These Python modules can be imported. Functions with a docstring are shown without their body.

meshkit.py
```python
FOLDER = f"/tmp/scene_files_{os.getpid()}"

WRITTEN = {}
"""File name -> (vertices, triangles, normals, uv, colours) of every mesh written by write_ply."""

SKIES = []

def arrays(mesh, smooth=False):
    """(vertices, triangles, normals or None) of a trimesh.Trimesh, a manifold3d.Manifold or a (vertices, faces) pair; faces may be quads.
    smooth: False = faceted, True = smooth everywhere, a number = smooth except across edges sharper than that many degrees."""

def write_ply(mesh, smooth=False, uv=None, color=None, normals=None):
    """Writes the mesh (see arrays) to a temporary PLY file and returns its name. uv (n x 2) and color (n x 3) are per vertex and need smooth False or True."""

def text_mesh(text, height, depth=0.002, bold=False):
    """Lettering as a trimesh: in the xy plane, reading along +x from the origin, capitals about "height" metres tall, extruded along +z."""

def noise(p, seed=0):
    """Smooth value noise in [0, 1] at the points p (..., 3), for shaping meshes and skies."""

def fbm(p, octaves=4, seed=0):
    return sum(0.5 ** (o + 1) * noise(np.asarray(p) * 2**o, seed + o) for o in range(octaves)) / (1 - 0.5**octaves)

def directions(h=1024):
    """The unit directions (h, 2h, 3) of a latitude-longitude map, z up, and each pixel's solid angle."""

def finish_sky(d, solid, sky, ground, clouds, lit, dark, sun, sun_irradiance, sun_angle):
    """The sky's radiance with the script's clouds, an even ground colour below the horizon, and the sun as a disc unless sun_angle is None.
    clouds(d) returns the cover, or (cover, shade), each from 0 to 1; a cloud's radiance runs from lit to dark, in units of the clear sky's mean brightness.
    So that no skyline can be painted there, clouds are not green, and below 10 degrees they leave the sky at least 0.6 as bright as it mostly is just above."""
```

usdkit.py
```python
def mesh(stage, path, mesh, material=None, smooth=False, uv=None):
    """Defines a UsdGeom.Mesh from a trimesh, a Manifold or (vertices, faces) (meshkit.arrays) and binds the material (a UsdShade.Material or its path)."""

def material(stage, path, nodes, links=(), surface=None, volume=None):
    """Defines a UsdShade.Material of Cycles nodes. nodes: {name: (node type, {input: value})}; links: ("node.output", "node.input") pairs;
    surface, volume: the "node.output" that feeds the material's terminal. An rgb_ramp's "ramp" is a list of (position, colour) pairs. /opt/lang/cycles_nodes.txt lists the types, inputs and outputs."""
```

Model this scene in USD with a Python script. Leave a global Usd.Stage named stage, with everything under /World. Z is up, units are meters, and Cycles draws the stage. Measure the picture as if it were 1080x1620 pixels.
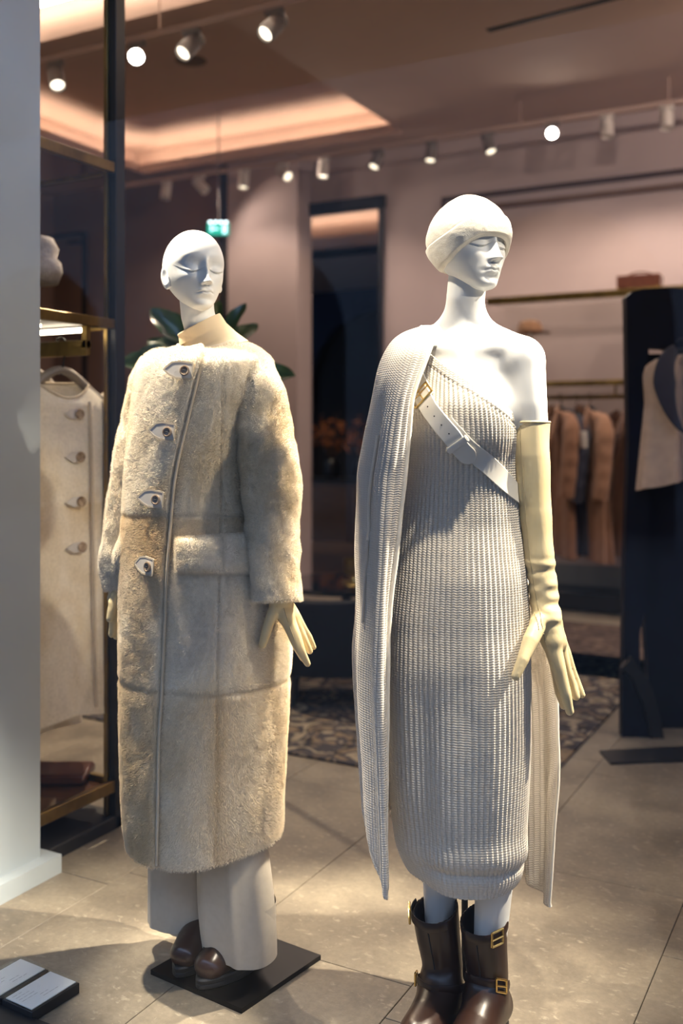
import math, random
import numpy as np, trimesh, manifold3d, usdkit, meshkit
from pxr import Usd, UsdGeom, UsdLux, UsdShade, Gf, Sdf, Vt
from scipy.interpolate import PchipInterpolator, CubicSpline

stage = Usd.Stage.CreateInMemory()
UsdGeom.SetStageUpAxis(stage, 'Z'); UsdGeom.SetStageMetersPerUnit(stage, 1.0)
UsdGeom.Xform.Define(stage, '/World'); UsdGeom.Scope.Define(stage, '/World/Looks')
random.seed(7)

# ---------------------------------------------------------------- camera: room axes, the lens turned 28.3 degrees to the left of the shop window's normal
F, HORIZON, EYE, YAW = 1575.0, 685.0, 1.32, math.radians(28.3)
CY, SY = math.cos(YAW), math.sin(YAW)
cam = UsdGeom.Camera.Define(stage, '/World/camera')
cam.AddTranslateOp().Set(Gf.Vec3d(0, 0, EYE)); cam.AddRotateZOp().Set(math.degrees(YAW)); cam.AddRotateXOp().Set(90.0)
cam.CreateHorizontalApertureAttr(24.0); cam.CreateVerticalApertureAttr(36.0)
cam.CreateFocalLengthAttr(35.0); cam.CreateFStopAttr(1.9); cam.CreateFocusDistanceAttr(2.2)
cam.CreateVerticalApertureOffsetAttr(-(810 - HORIZON) / 1080 * 24.0)
cam.CreateClippingRangeAttr(Gf.Vec2f(0.02, 500.0))
cam.CreateExposureAttr(0.2)

# ---------------------------------------------------------------- the dusk sky over the street outside
DAY = 1.35
usdkit.material(stage, '/World/Looks/dusk_sky', {
    'c': ('background_shader', {'color': (0.40, 0.60, 1.0), 'strength': DAY})}, surface='c.background')
dome = UsdLux.DomeLight.Define(stage, '/World/sky')
dome.CreateColorAttr(Gf.Vec3f(0.42, 0.62, 1.0)); dome.CreateIntensityAttr(DAY)

# ---------------------------------------------------------------- lamp settings: window spots out of view, placed to light the mannequins (x and y on their track, aimed at, strength, cone, label), cove strength
KEYS = [(.80, 2.95, (-.80, 2.05, .78), 320, 15.5, 'unseen window spotlight right of the picture, aimed at the knit dress'), (-.45, 3.4, (-1.42, 2.02, .92), 350, 12, 'unseen window spotlight behind the gap between the mannequins, aimed at the fur coat'),
        (-2.0, 1.76, (-1.44, 2.0, 1.05), 200, 13, 'unseen window spotlight by the white wall, aimed at the fur coat'), (-1.9, 2.95, (-.80, 2.05, .9), 40, 17, 'unseen window spotlight above the shelving unit, aimed at the knit cape'),
        (-.35, 1.76, (-.80, 2.05, .78), 78, 15, 'unseen window spotlight just inside the glass, aimed at the knit dress'), (2.1, 1.76, (-.76, 2.02, 1.64), 75, 6, 'unseen window spotlight at the right end of the front track, aimed at the beanie'),
        (-1.85, 1.76, (-.78, 1.98, 1.62), 58, 8, 'unseen window spotlight at the left end of the front track, aimed at the beanie'),
        (1.15, 2.95, (-1.44, 1.99, 1.66), 75, 4.5, 'unseen window spotlight at the right end of the rear track, aimed at the bald head')]
COVE = 24.0

# ---------------------------------------------------------------- helpers
def W(u, d, z):
    """Camera-turned coordinates (u right, d ahead, metres) to the room's axes."""
    u, d, z = np.broadcast_arrays(np.asarray(u, float), np.asarray(d, float), np.asarray(z, float))
    return np.stack([u * CY - d * SY, u * SY + d * CY, z], -1)
def PX(px, py, d):
    return W((np.asarray(px, float) - 540) / F * d, d, EYE - (np.asarray(py, float) - HORIZON) / F * d)
def on_y(px, py, b):
    k = (px - 540) / F; d = b / (k * SY + CY); return PX(px, py, d)
def on_x(px, py, a):
    k = (px - 540) / F; d = a / (k * CY - SY); return PX(px, py, d)
def on_z(px, py, z):
    return PX(px, py, (EYE - z) * F / (py - HORIZON))

used = {}
def numbered(name):
    n = used.get(name, 0); used[name] = n + 1
    return name if n == 0 else f'{name}_{n:03d}'
def pth(o): return str(o.GetPath()) if hasattr(o, 'GetPath') else str(o)
def setd(o, **kw):
    for k, v in kw.items():
        if v: o.SetCustomDataByKey(k, v)
    return o
def obj(name, mesh, m, parent=None, smooth=40, uv=None, **data):
    base = pth(parent) if parent else '/World'
    full = base + '/' + name; n = used.get(full, 0); used[full] = n + 1
    if n: full += f'_{n:03d}'
    p = usdkit.mesh(stage, full, mesh, m, smooth=smooth, uv=uv).GetPrim()
    return setd(p, **data)
def thing(name, label, cat, loc=(0, 0, 0), rz=0.0, group=None, kind=None):
    full = '/World/' + name; n = used.get(full, 0); used[full] = n + 1
    if n: full += f'_{n:03d}'
    x = UsdGeom.Xform.Define(stage, full)
    x.AddTranslateOp().Set(Gf.Vec3d(*map(float, loc))); x.AddRotateZOp().Set(float(rz))
    return setd(x.GetPrim(), label=label, category=cat, group=group, kind=kind)
def copy_of(src, label, loc, rz=0.0, group=None):
    cat = src.GetCustomDataByKey('category')
    r = thing(src.GetName(), label, cat, loc, rz, group or src.GetCustomDataByKey('group'))
    r.GetReferences().AddInternalReference(src.GetPath()); r.SetInstanceable(True)
    return r
def struct(name, mesh, m, label=None, smooth=False, parent=None):
    o = obj(name, mesh, m, parent, smooth=smooth)
    if not parent: setd(o, kind='structure', label=label)
    return o

cat_ = trimesh.util.concatenate
def box(x0, x1, y0, y1, z0, z1):
    b = trimesh.creation.box((abs(x1 - x0), abs(y1 - y0), abs(z1 - z0)))
    b.apply_translation(((x0 + x1) / 2, (y0 + y1) / 2, (z0 + z1) / 2)); return b
def cbox(c, s, r=0.0, rz=0.0):
    """A box with chamfered edges, centred at c."""
    s = np.asarray(s, float)
    if r <= 0: b = trimesh.creation.box(s)
    else:
        pts = []
        for sx in (-1, 1):
            for sy in (-1, 1):
                for sz in (-1, 1):
                    k = np.array([sx, sy, sz]) * s / 2
                    for ax in range(3):
                        q = k - np.array([sx, sy, sz]) * r; q[ax] = k[ax]; pts.append(q)
        b = trimesh.convex.convex_hull(np.array(pts))
    if rz: b.apply_transform(trimesh.transformations.rotation_matrix(math.radians(rz), [0, 0, 1]))
    b.apply_translation(c); return b
def cyl(p, q, r, n=20, r2=None):
    p, q = np.asarray(p, float), np.asarray(q, float); L = np.linalg.norm(q - p)
    if r2 is None: c = trimesh.creation.cylinder(radius=r, height=L, sections=n)
    else:
        c = trimesh.creation.revolve([(0, -L / 2), (r, -L / 2), (r2, L / 2), (0, L / 2)], sections=n)
    c.apply_transform(trimesh.geometry.align_vectors([0, 0, 1], (q - p) / L)); c.apply_translation((p + q) / 2); return c
def lathe(profile, c=(0, 0, 0), n=40):
    m = trimesh.creation.revolve(np.array(profile, float), sections=n); m.apply_translation(c); return m
def grid_faces(R, n, closed=True, flip=False):
    i, j = np.meshgrid(np.arange(R - 1), np.arange(n if closed else n - 1), indexing='ij')
    a, b = i * n + j, i * n + (j + 1) % n
    q = np.stack([a, b, b + n, a + n], -1).reshape(-1, 4)
    if flip: q = q[:, ::-1]
    return np.vstack([q[:, [0, 1, 2]], q[:, [0, 2, 3]]])
def grid_mesh(V, closed=True, flip=False, caps=False):
    R, n = V.shape[:2]; v = V.reshape(-1, 3); f = grid_faces(R, n, closed, flip)
    if caps:
        v = np.vstack([v, V[0].mean(0), V[-1].mean(0)]); j = np.arange(n); k = (j + 1) % n
        a = np.stack([k, j, np.full(n, R * n)], 1); b = np.stack([j + (R - 1) * n, k + (R - 1) * n, np.full(n, R * n + 1)], 1)
        if flip: a, b = a[:, ::-1], b[:, ::-1]
        f = np.vstack([f, a, b])
    return trimesh.Trimesh(v, f, process=False)
def tube(path, ru, rv=None, n=16, up=(0, 0, 1), caps=True, closed=False):
    """Sweeps an ellipse (ru across, rv along 'up') down a polyline."""
    p = np.asarray(path, float); R = len(p)
    ru = np.broadcast_to(np.asarray(ru, float), (R,)); rv = ru if rv is None else np.broadcast_to(np.asarray(rv, float), (R,))
    t = np.gradient(p, axis=0); t /= np.linalg.norm(t, axis=1, keepdims=True) + 1e-12
    up = np.broadcast_to(np.asarray(up, float), (R, 3))
    a = np.cross(t, up); a /= np.linalg.norm(a, axis=1, keepdims=True) + 1e-9
    b = np.cross(a, t)
    th = np.arange(n) * 2 * np.pi / n
    V = p[:, None] + ru[:, None, None] * np.cos(th)[None, :, None] * a[:, None] + rv[:, None, None] * np.sin(th)[None, :, None] * b[:, None]
    return grid_mesh(V, flip=True, caps=caps)
def spline(pts, n):
    pts = np.asarray(pts, float); s = np.r_[0, np.cumsum(np.linalg.norm(np.diff(pts, axis=0), axis=1))]
    return CubicSpline(s, pts)(np.linspace(0, s[-1], n))
def slab(outline, z0, z1, bev=0.0):
    """Extrudes a polygon given in world xy."""
    from shapely.geometry import Polygon
    m = trimesh.creation.extrude_polygon(Polygon(outline), z1 - z0); m.apply_translation((0, 0, z0)); return m
def normals_of(v, f):
    n = np.zeros_like(v); c = np.cross(v[f[:, 1]] - v[f[:, 0]], v[f[:, 2]] - v[f[:, 0]])
    for k in range(3): np.add.at(n, f[:, k], c)
    return n / np.maximum(np.linalg.norm(n, axis=1, keepdims=True), 1e-12)

# signed distances and surface nets, for bodies, hands and boots
def surface_nets(sdf, lo, hi, h):
    lo, hi = np.asarray(lo, float), np.asarray(hi, float); N = np.ceil((hi - lo) / h).astype(int) + 1
    ax = [lo[k] + h * np.arange(N[k]) for k in range(3)]
    P = np.stack(np.meshgrid(*ax, indexing='ij'), -1)
    D = np.concatenate([sdf(P[i:i + 24].reshape(-1, 3)).reshape(P[i:i + 24].shape[:3]) for i in range(0, N[0], 24)], 0)
    s = D < 0; acc = np.zeros(tuple(N - 1) + (3,)); cnt = np.zeros(tuple(N - 1))
    cut = lambda o, m: tuple(slice(o[k], o[k] + m[k]) for k in range(3))
    corners = [(i, j, k) for i in (0, 1) for j in (0, 1) for k in (0, 1)]
    for c in corners:
        for a in range(3):
            if c[a]: continue
            e = list(c); e[a] = 1
            d0, d1 = D[cut(c, N - 1)], D[cut(e, N - 1)]
            x = (d0 < 0) != (d1 < 0); t = np.where(x, d0 / np.where(x, d0 - d1, 1), 0)
            for k in range(3):
                acc[..., k] += np.where(x, c[k] + (t if k == a else 0), 0)
            cnt += x
    on = cnt > 0; idx = np.full(tuple(N - 1), -1); idx[on] = np.arange(on.sum())
    cells = np.stack(np.nonzero(on), 1); v = lo + h * (cells + acc[on] / cnt[on][:, None])
    quads = []
    for a in range(3):
        b, c = (a + 1) % 3, (a + 2) % 3
        m = np.array(N); m[a] -= 1
        x0 = s[cut((0, 0, 0), m)]; o = [0, 0, 0]; o[a] = 1; x1 = s[cut(o, m)]
        e = np.stack(np.nonzero(x0 != x1), 1)
        e = e[(e[:, b] > 0) & (e[:, c] > 0) & (e[:, b] < N[b] - 1) & (e[:, c] < N[c] - 1)]
        db, dc = np.zeros(3, int), np.zeros(3, int); db[b] = 1; dc[c] = 1
        q = np.stack([idx[tuple((e - db - dc).T)], idx[tuple((e - dc).T)], idx[tuple(e.T)], idx[tuple((e - db).T)]], 1)
        fl = ~s[tuple(e.T)]; q[fl] = q[fl][:, ::-1]; quads.append(q)
    q = np.vstack(quads); q = q[(q >= 0).all(1)]
    return trimesh.Trimesh(v, np.vstack([q[:, [0, 1, 2]], q[:, [0, 2, 3]]]), process=False)
def sd_cone(p, a, b, ra, rb):
    a, b = np.asarray(a, float), np.asarray(b, float); ab = b - a
    t = np.clip(((p - a) @ ab) / (ab @ ab + 1e-12), 0, 1)
    return np.linalg.norm(p - a - t[:, None] * ab, axis=1) - (ra + (rb - ra) * t)
def sd_ell(p, c, r, rot=None):
    q = p - np.asarray(c, float)
    if rot is not None: q = q @ rot
    r = np.asarray(r, float); k = np.linalg.norm(q / r, axis=1)
    return (k - 1) * k / np.maximum(np.linalg.norm(q / (r * r), axis=1), 1e-6)
def smin(a, b, k):
    h = np.clip(0.5 + 0.5 * (b - a) / k, 0, 1); return b + (a - b) * h - k * h * (1 - h)
def chain(p, pts, radii, k=0.01):
    d = None
    for i in range(len(pts) - 1):
        c = sd_cone(p, pts[i], pts[i + 1], radii[i], radii[i + 1]); d = c if d is None else np.minimum(d, c)
    return d
def polish(m, n=6):
    import scipy.sparse as sp
    e = m.edges_unique; N = len(m.vertices)
    A = sp.coo_matrix((np.ones(2 * len(e)), (np.r_[e[:, 0], e[:, 1]], np.r_[e[:, 1], e[:, 0]])), (N, N)).tocsr()
    deg = np.maximum(np.asarray(A.sum(1)).ravel(), 1); v = np.array(m.vertices)
    for i in range(n):
        for lam in (.5, -.52):
            v = v + lam * (A @ v / deg[:, None] - v)
    return trimesh.Trimesh(v, m.faces, process=False)

# ---------------------------------------------------------------- materials
def M(name, c1, c2=None, scale=6.0, rough=0.5, bump=0.0, bscale=120.0, bdist=0.002, metal=0.0, spec=0.5, sheen=0.0, lo=0.35, hi=0.65, detail=4.0, stretch=(1, 1, 1),
      coat=0.0, rvar=0.0, emit=None, estr=0.0, sss=0.0, rand=0.0):
    pr = {'base_color': c1, 'roughness': rough, 'metallic': metal, 'specular_ior_level': spec, 'sheen_weight': sheen, 'coat_weight': coat}
    if emit: pr.update(emission_color=emit, emission_strength=estr)
    if sss: pr.update(subsurface_weight=sss, subsurface_scale=0.004, subsurface_radius=(1, .8, .6))
    nodes, links = {'p': ('principled_bsdf', pr)}, []
    if c2 is not None or bump or rvar:
        nodes['g'] = ('texture_coordinate', {}); nodes['mp'] = ('mapping', {'scale': stretch}); links.append(('g.object', 'mp.vector'))
    if c2 is not None:
        nodes['n'] = ('noise_texture', {'scale': scale, 'detail': detail, 'roughness': 0.6}); nodes['r'] = ('rgb_ramp', {'ramp': [(0, c1), (lo, c1), (hi, c2), (1, c2)]})
        links += [('mp.vector', 'n.vector'), ('n.fac', 'r.fac')]; last = 'r.color'
        if rand:
            nodes['oi'] = ('object_info', {}); nodes['mr'] = ('map_range', {'from_min': 0.0, 'from_max': 1.0, 'to_min': 1 - rand, 'to_max': 1 + rand})
            nodes['hs'] = ('hsv', {}); links += [('oi.random', 'mr.value'), ('mr.result', 'hs.value'), (last, 'hs.color')]; last = 'hs.color'
        links.append((last, 'p.base_color'))
    if bump:
        nodes['bn'] = ('noise_texture', {'scale': bscale, 'detail': 3.0}); nodes['b'] = ('bump', {'strength': bump, 'distance': bdist})
        links += [('mp.vector', 'bn.vector'), ('bn.fac', 'b.height'), ('b.normal', 'p.normal')]
    if rvar:
        nodes['rn'] = ('noise_texture', {'scale': 3.0, 'detail': 4.0}); nodes['rm'] = ('map_range', {'from_min': 0.3, 'from_max': 0.7, 'to_min': rough - rvar, 'to_max': rough + rvar, 'clamp': True})
        links += [('mp.vector', 'rn.vector'), ('rn.fac', 'rm.value'), ('rm.result', 'p.roughness')]
    return usdkit.material(stage, '/World/Looks/' + name, nodes, links, surface='p.BSDF')
def emitter(name, color, strength):
    return usdkit.material(stage, '/World/Looks/' + name, {'e': ('emission', {'color': color, 'strength': strength})}, surface='e.emission')
# ================================================================ materials of the setting
m_white = M('white_paint', (.41, .465, .495), (.43, .485, .51), scale=4, rough=.55, bump=.05, bscale=60)
m_wall = M('taupe_wall', (.40, .315, .302), (.43, .34, .322), scale=1.5, rough=.8, bump=.08, bscale=90)
m_wall_dark = M('brown_wall', (.20, .125, .095), (.23, .14, .105), scale=1.2, rough=.75)
m_ceil = M('brown_ceiling', (.44, .31, .25), (.47, .335, .265), scale=1.0, rough=.85)
m_black = M('black_metal', (.010, .010, .012), rough=.42, spec=.35)
m_blackmatt = M('black_matt', (.010, .010, .012), rough=.7)
m_brass = M('aged_brass', (.26, .178, .060), (.14, .095, .035), scale=9, rough=.38, metal=1.0, stretch=(1, 1, .6))
m_grout = M('grout', (.13, .11, .085), rough=.9)
m_bronzeglass = M('bronze_glass', (.10, .045, .02), rough=.06, spec=.8, coat=.6)
# stone: grey-beige limestone with pale shell flecks
def stone(name):
    nodes = {
        'g': ('texture_coordinate', {}), 'oi': ('object_info', {}),
        'n1': ('noise_texture', {'scale': 3.2, 'detail': 8.0, 'roughness': .62}),
        'r1': ('rgb_ramp', {'ramp': [(0, (.09, .077, .059)), (.36, (.145, .122, .092)), (.50, (.205, .173, .13)), (.64, (.265, .226, .168)), (1, (.32, .275, .21))]}),
        'mp': ('mapping', {'scale': (1.0, 1.6, 1.0), 'rotation': (0, 0, .5)}),
        'nd': ('noise_texture', {'scale': 9.0, 'detail': 2.0}), 'vm': ('mix_color', {'fac': .10, 'use_clamp': False}),
        'v': ('voronoi_texture', {'scale': 34.0, 'feature': 'f1', 'randomness': 1.0}),
        'n2': ('noise_texture', {'scale': 26.0, 'detail': 5.0, 'roughness': .7, 'distortion': 1.6}),
        'r2': ('rgb_ramp', {'ramp': [(0, (0, 0, 0)), (.50, (0, 0, 0)), (.60, (1, 1, 1)), (1, (1, 1, 1))]}),
        'r3': ('rgb_ramp', {'ramp': [(0, (1, 1, 1)), (.30, (.6, .6, .6)), (.42, (0, 0, 0)), (1, (0, 0, 0))]}),
        'mf': ('mix', {'mix_type': 'multiply', 'fac': 1.0}),
        'mx': ('mix', {'mix_type': 'mix', 'color2': (.33, .29, .22)}),
        'n3': ('noise_texture', {'scale': 60.0, 'detail': 4.0, 'roughness': .7}),
        'r4': ('rgb_ramp', {'ramp': [(0, (.72, .72, .72)), (.4, (.92, .92, .92)), (.6, (1.05, 1.05, 1.05)), (1, (1.2, 1.2, 1.2))]}),
        'ml': ('mix', {'mix_type': 'multiply', 'fac': 1.0}),
        'mr': ('map_range', {'from_min': 0.0, 'from_max': 1.0, 'to_min': .9, 'to_max': 1.08}), 'hs': ('hsv', {}),
        'rm': ('map_range', {'from_min': .3, 'from_max': .7, 'to_min': .38, 'to_max': .58, 'clamp': True}),
        'b': ('bump', {'strength': .08, 'distance': .002}),
        'p': ('principled_bsdf', {'specular_ior_level': .4})}
    links = [('g.object', 'n1.vector'), ('n1.fac', 'r1.fac'), ('g.object', 'nd.vector'), ('g.object', 'mp.vector'), ('mp.vector', 'vm.a'), ('nd.color', 'vm.b'), ('vm.result', 'v.vector'),
             ('vm.result', 'n2.vector'), ('n2.fac', 'r2.fac'), ('v.distance', 'r3.fac'), ('r2.color', 'mf.color1'), ('r3.color', 'mf.color2'), ('mf.color', 'mx.fac'), ('r1.color', 'mx.color1'),
             ('g.object', 'n3.vector'), ('n3.fac', 'r4.fac'), ('mx.color', 'ml.color1'), ('r4.color', 'ml.color2'), ('oi.random', 'mr.value'), ('mr.result', 'hs.value'), ('ml.color', 'hs.color'),
             ('hs.color', 'p.base_color'), ('n1.fac', 'rm.value'), ('rm.result', 'p.roughness'), ('n3.fac', 'b.height'), ('b.normal', 'p.normal')]
    return usdkit.material(stage, '/World/Looks/' + name, nodes, links, surface='p.BSDF')
m_stone = stone('limestone')

# ================================================================ the room's shell
YB, YW = 7.70, 1.60            # the back wall, the shop window's glass
XL, XR, ZC, RB_ = -7.4, 3.6, 3.75, 13.3   # side walls, ceiling
floor = struct('floor', box(XL, XR, YW - .05, YB, -.12, -.006), m_grout, 'grey beige limestone floor of large tiles')
for c in range(-12, 8):
    x0 = -1.98 + .5 * (c - 0); x1 = x0 + .5
    if x1 < XL or x0 > XR: continue
    off = [2.33, 2.17, 2.025, 2.6, 1.9, 2.42, 2.24][c % 7] if c not in (0, 1, 2) else [2.33, 2.17, 2.025][c]
    y = off - .92 * 2
    while y < YB:
        a, b = max(y, YW - .05), min(y + .92, YB); l, r = max(x0, XL), min(x1, XR)
        if b - a > .02 and r - l > .02:
            struct('tile', cbox(((l + r) / 2, (a + b) / 2, -.0035), (r - l - .0018, b - a - .0018, .007), .0012), m_stone, parent=floor)
        y += .92
# doorway in the back wall
DX0, DX1, DZ = on_y(474, 500, YB)[0], on_y(607, 500, YB)[0], float(on_y(540, 318, YB)[2])
struct('wall_back', cat_([box(XL, DX0, YB, YB + .15, -.1, 4.3), box(DX1, XR, YB, YB + .15, -.1, 4.3), box(DX0, DX1, YB, YB + .15, DZ, 4.3)]), m_wall, 'taupe back wall of the shop')
struct('wall_left', box(XL - .1, XL, YW, YB + .15, -.1, 4.3), m_wall_dark, 'dark brown left wall of the shop')
struct('wall_right', box(XR, XR + .1, YW, YB + .15, -.1, 4.3), m_wall, 'taupe right wall of the shop')
PX0, PX1 = on_y(360, 500, 7.45)[0], on_y(470, 500, 7.45)[0]
struct('pillar', box(PX0, PX1, 7.45, YB, 0, ZC), m_wall, 'taupe wall pillar left of the dark doorway')
# darker brown stretch of wall left of the pillar
struct('wall_panel', box(XL, PX0 - .02, 7.55, YB, 0, ZC), m_wall_dark, 'dark brown stretch of wall left of the pillar')
# ceiling: a lowered ceiling, a raised coffer with a light cove at the back left, a brighter raised field over the window
CX0, CX1, CB0, CB1 = -6.09, -3.38, 4.45, 7.36
struct('ceiling', cat_([box(CX1, XR, 4.15, YB, ZC, ZC + .012), box(XL, CX0, 4.15, YB, ZC, ZC + .012), box(CX0, CX1, CB1, YB, ZC, ZC + .012), box(CX0, CX1, 4.15, CB0, ZC, ZC + .012),
    box(XL, XR, 1.45, 4.25, 4.10, 4.2), box(CX0 - .3, CX1 + .3, CB0 - .3, CB1 + .25, 4.06, 4.16),
    box(CX0 - .32, CX0 - .28, CB0 - .3, CB1 + .3, ZC + .02, 4.2), box(CX1, CX1 + .04, CB0 - .3, CB1 + .3, ZC + .02, 4.2), box(CX0 - .3, CX1, CB1 + .24, CB1 + .28, ZC + .02, 4.2), box(CX0 - .3, CX1, CB0 - .34, CB0 - .3, ZC + .02, 4.2),
    box(XL - .1, XR + .1, YW - .1, RB_ + .1, 4.3, 4.4)]), m_ceil, 'brown ceiling with a raised lit cove')
struct('trim_1', cat_([box(XL, XR, 4.15, 4.25, ZC - .22, 4.12)]), m_ceil, 'dark ceiling beam behind the window display')
struct('trim_2', cat_([box(CX0 - .06, CX1, CB1 - .03, CB1, ZC, ZC + .09), box(CX0 - .03, CX0, CB0, CB1, ZC, ZC + .09)]), m_ceil, 'low lip hiding the cove lights')
# side wall of the display bay, white
XS = -2.2
struct('wall_display', box(XS - .14, XS, YW - .25, 2.19, -.05, 4.1), m_white, 'white side wall of the window bay')
o = struct('baseboard_display', None or slab([(XS, 1.35), (XS + .042, 1.35), (XS + .042, 2.235), (XS - .14, 2.235), (XS - .14, 2.19), (XS, 2.19)], 0, .055), m_white, 'white skirting at the foot of the bay wall')
# shop window: sill frame, glass, head
def pane_mat(name, tint, ior=1.5):
    """A thin clear sheet: fresnel reflection, the same seen from either side, over plain transparency."""
    return usdkit.material(stage, '/World/Looks/' + name, {
        'ge': ('geometry', {}), 'io': ('mix_float', {'a': ior, 'b': 1 / ior}), 't': ('transparent_bsdf', {'color': tint}), 'g': ('glossy_bsdf', {'color': (1, 1, 1), 'roughness': 0.0}), 'f': ('fresnel', {}), 'm': ('mix_closure', {})},
        [('ge.backfacing', 'io.fac'), ('io.result', 'f.IOR'), ('f.fac', 'm.fac'), ('t.BSDF', 'm.closure1'), ('g.BSDF', 'm.closure2')], surface='m.closure')
PANE = pane_mat('window_glass', (.97, .98, .98))
win = thing('window_1', 'large clear shop window pane in a slim black frame', None, kind='structure')
obj('glass_pane', cat_([trimesh.Trimesh([(XS, YW, 0), (2.4, YW, 0), (2.4, YW, 3.9), (XS, YW, 3.9)], [(0, 1, 2), (0, 2, 3)], process=False)]), PANE, win, smooth=False)
obj('window_frame', cat_([box(XS, 2.4, YW - .035, YW + .035, -.12, .012), box(XS, 2.4, YW - .035, YW + .035, 3.86, 4.1), box(2.36, 2.44, YW - .035, YW + .035, -.1, 4.1)]), m_black, win, smooth=False)
struct('wall_street', cat_([box(2.44, 6, YW - .15, YW + .1, -.2, 6), box(-9, XS, YW - .15, YW + .1, -.2, 6), box(XS, 2.44, YW - .15, YW + .1, 4.1, 6)]), m_white, 'shop front wall around the window')
struct('canopy', box(-9, 6, .0, YW - .10, 2.62, 2.8), m_white, 'unseen shop front canopy over the window, darkening the top of the bay wall')  # out of view, placed to darken the upper bay wall
# the street outside
m_pave = M('pavement', (.06, .058, .055), (.08, .077, .073), scale=5, rough=.85)
m_facade = M('street_facade', (.11, .11, .12), (.14, .14, .145), scale=2, rough=.9)
m_arch = M('dark_arch', (.02, .02, .022), rough=.8)
struct('pavement', box(-48, 48, -12, YW - .05, -.3, -.14), m_pave, 'grey street pavement outside the shop')
# arched building across the street, out of view, placed to darken the glass reflections
from shapely.geometry import Polygon
wall_p = Polygon([(-48, -.14), (48, -.14), (48, 11), (-48, 11)])
for k in range(-10, 11):
    c = k * 4.4 + .8; wall_p = wall_p.difference(Polygon([(c - 1.5, -1)] + [(c - 1.5 * math.cos(a), 2.6 + 1.5 * math.sin(a)) for a in np.linspace(0, math.pi, 24)] + [(c + 1.5, -1)]))
fm = trimesh.creation.extrude_polygon(wall_p, .5); fm.apply_transform(trimesh.transformations.rotation_matrix(math.pi / 2, [1, 0, 0])); fm.apply_translation((0, -9.0, 0))
struct('wall_opposite', fm, m_facade, 'unseen grey arched building front across the street, darkening the window reflections')
struct('wall_arcade', box(-48, 48, -11.5, -11.3, -.14, 5), m_arch, 'unseen dark backing behind the arches across the street, darkening the window reflections')
# ================================================================ mannequin heads and bodies
m_skin = M('mannequin_white', (.70, .70, .68), rough=.45, spec=.4)
HZ = .205
_rt = lambda z, z0, r: np.sqrt(np.clip(1 - ((z - z0) / r) ** 2, 0, 1))
_wl = PchipInterpolator([0, .006, .014, .026, .045, .065, .09, .115], [.004, .0195, .0285, .0400, .0520, .0615, .0680, .0710])
_fl = PchipInterpolator([0, .006, .014, .024, .037, .050, .070, .095, .118], [.054, .0690, .0740, .0745, .0775, .0800, .0815, .0825, .0860])
_kl = PchipInterpolator([0, .006, .014, .026, .045, .065, .09, .118], [-.046, -.028, -.008, .017, .046, .068, .087, .0965])
def _w(z): return np.where(z < .115, _wl(np.minimum(z, .115)), .0710 * _rt(z, .115, .0900) ** .96)
def _f(z): return np.where(z < .118, _fl(np.minimum(z, .118)), -.006 + .092 * _rt(z, .118, .0870) ** .94)
def _k(z): return np.where(z < .118, _kl(np.minimum(z, .118)), .006 + .0905 * _rt(z, .118, .0870) ** .94)
def gauss(x, s): return np.exp(-.5 * (x / s) ** 2)
def sstep(a, b, x):
    t = np.clip((x - a) / (b - a), 0, 1); return t * t * (3 - 2 * t)
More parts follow.
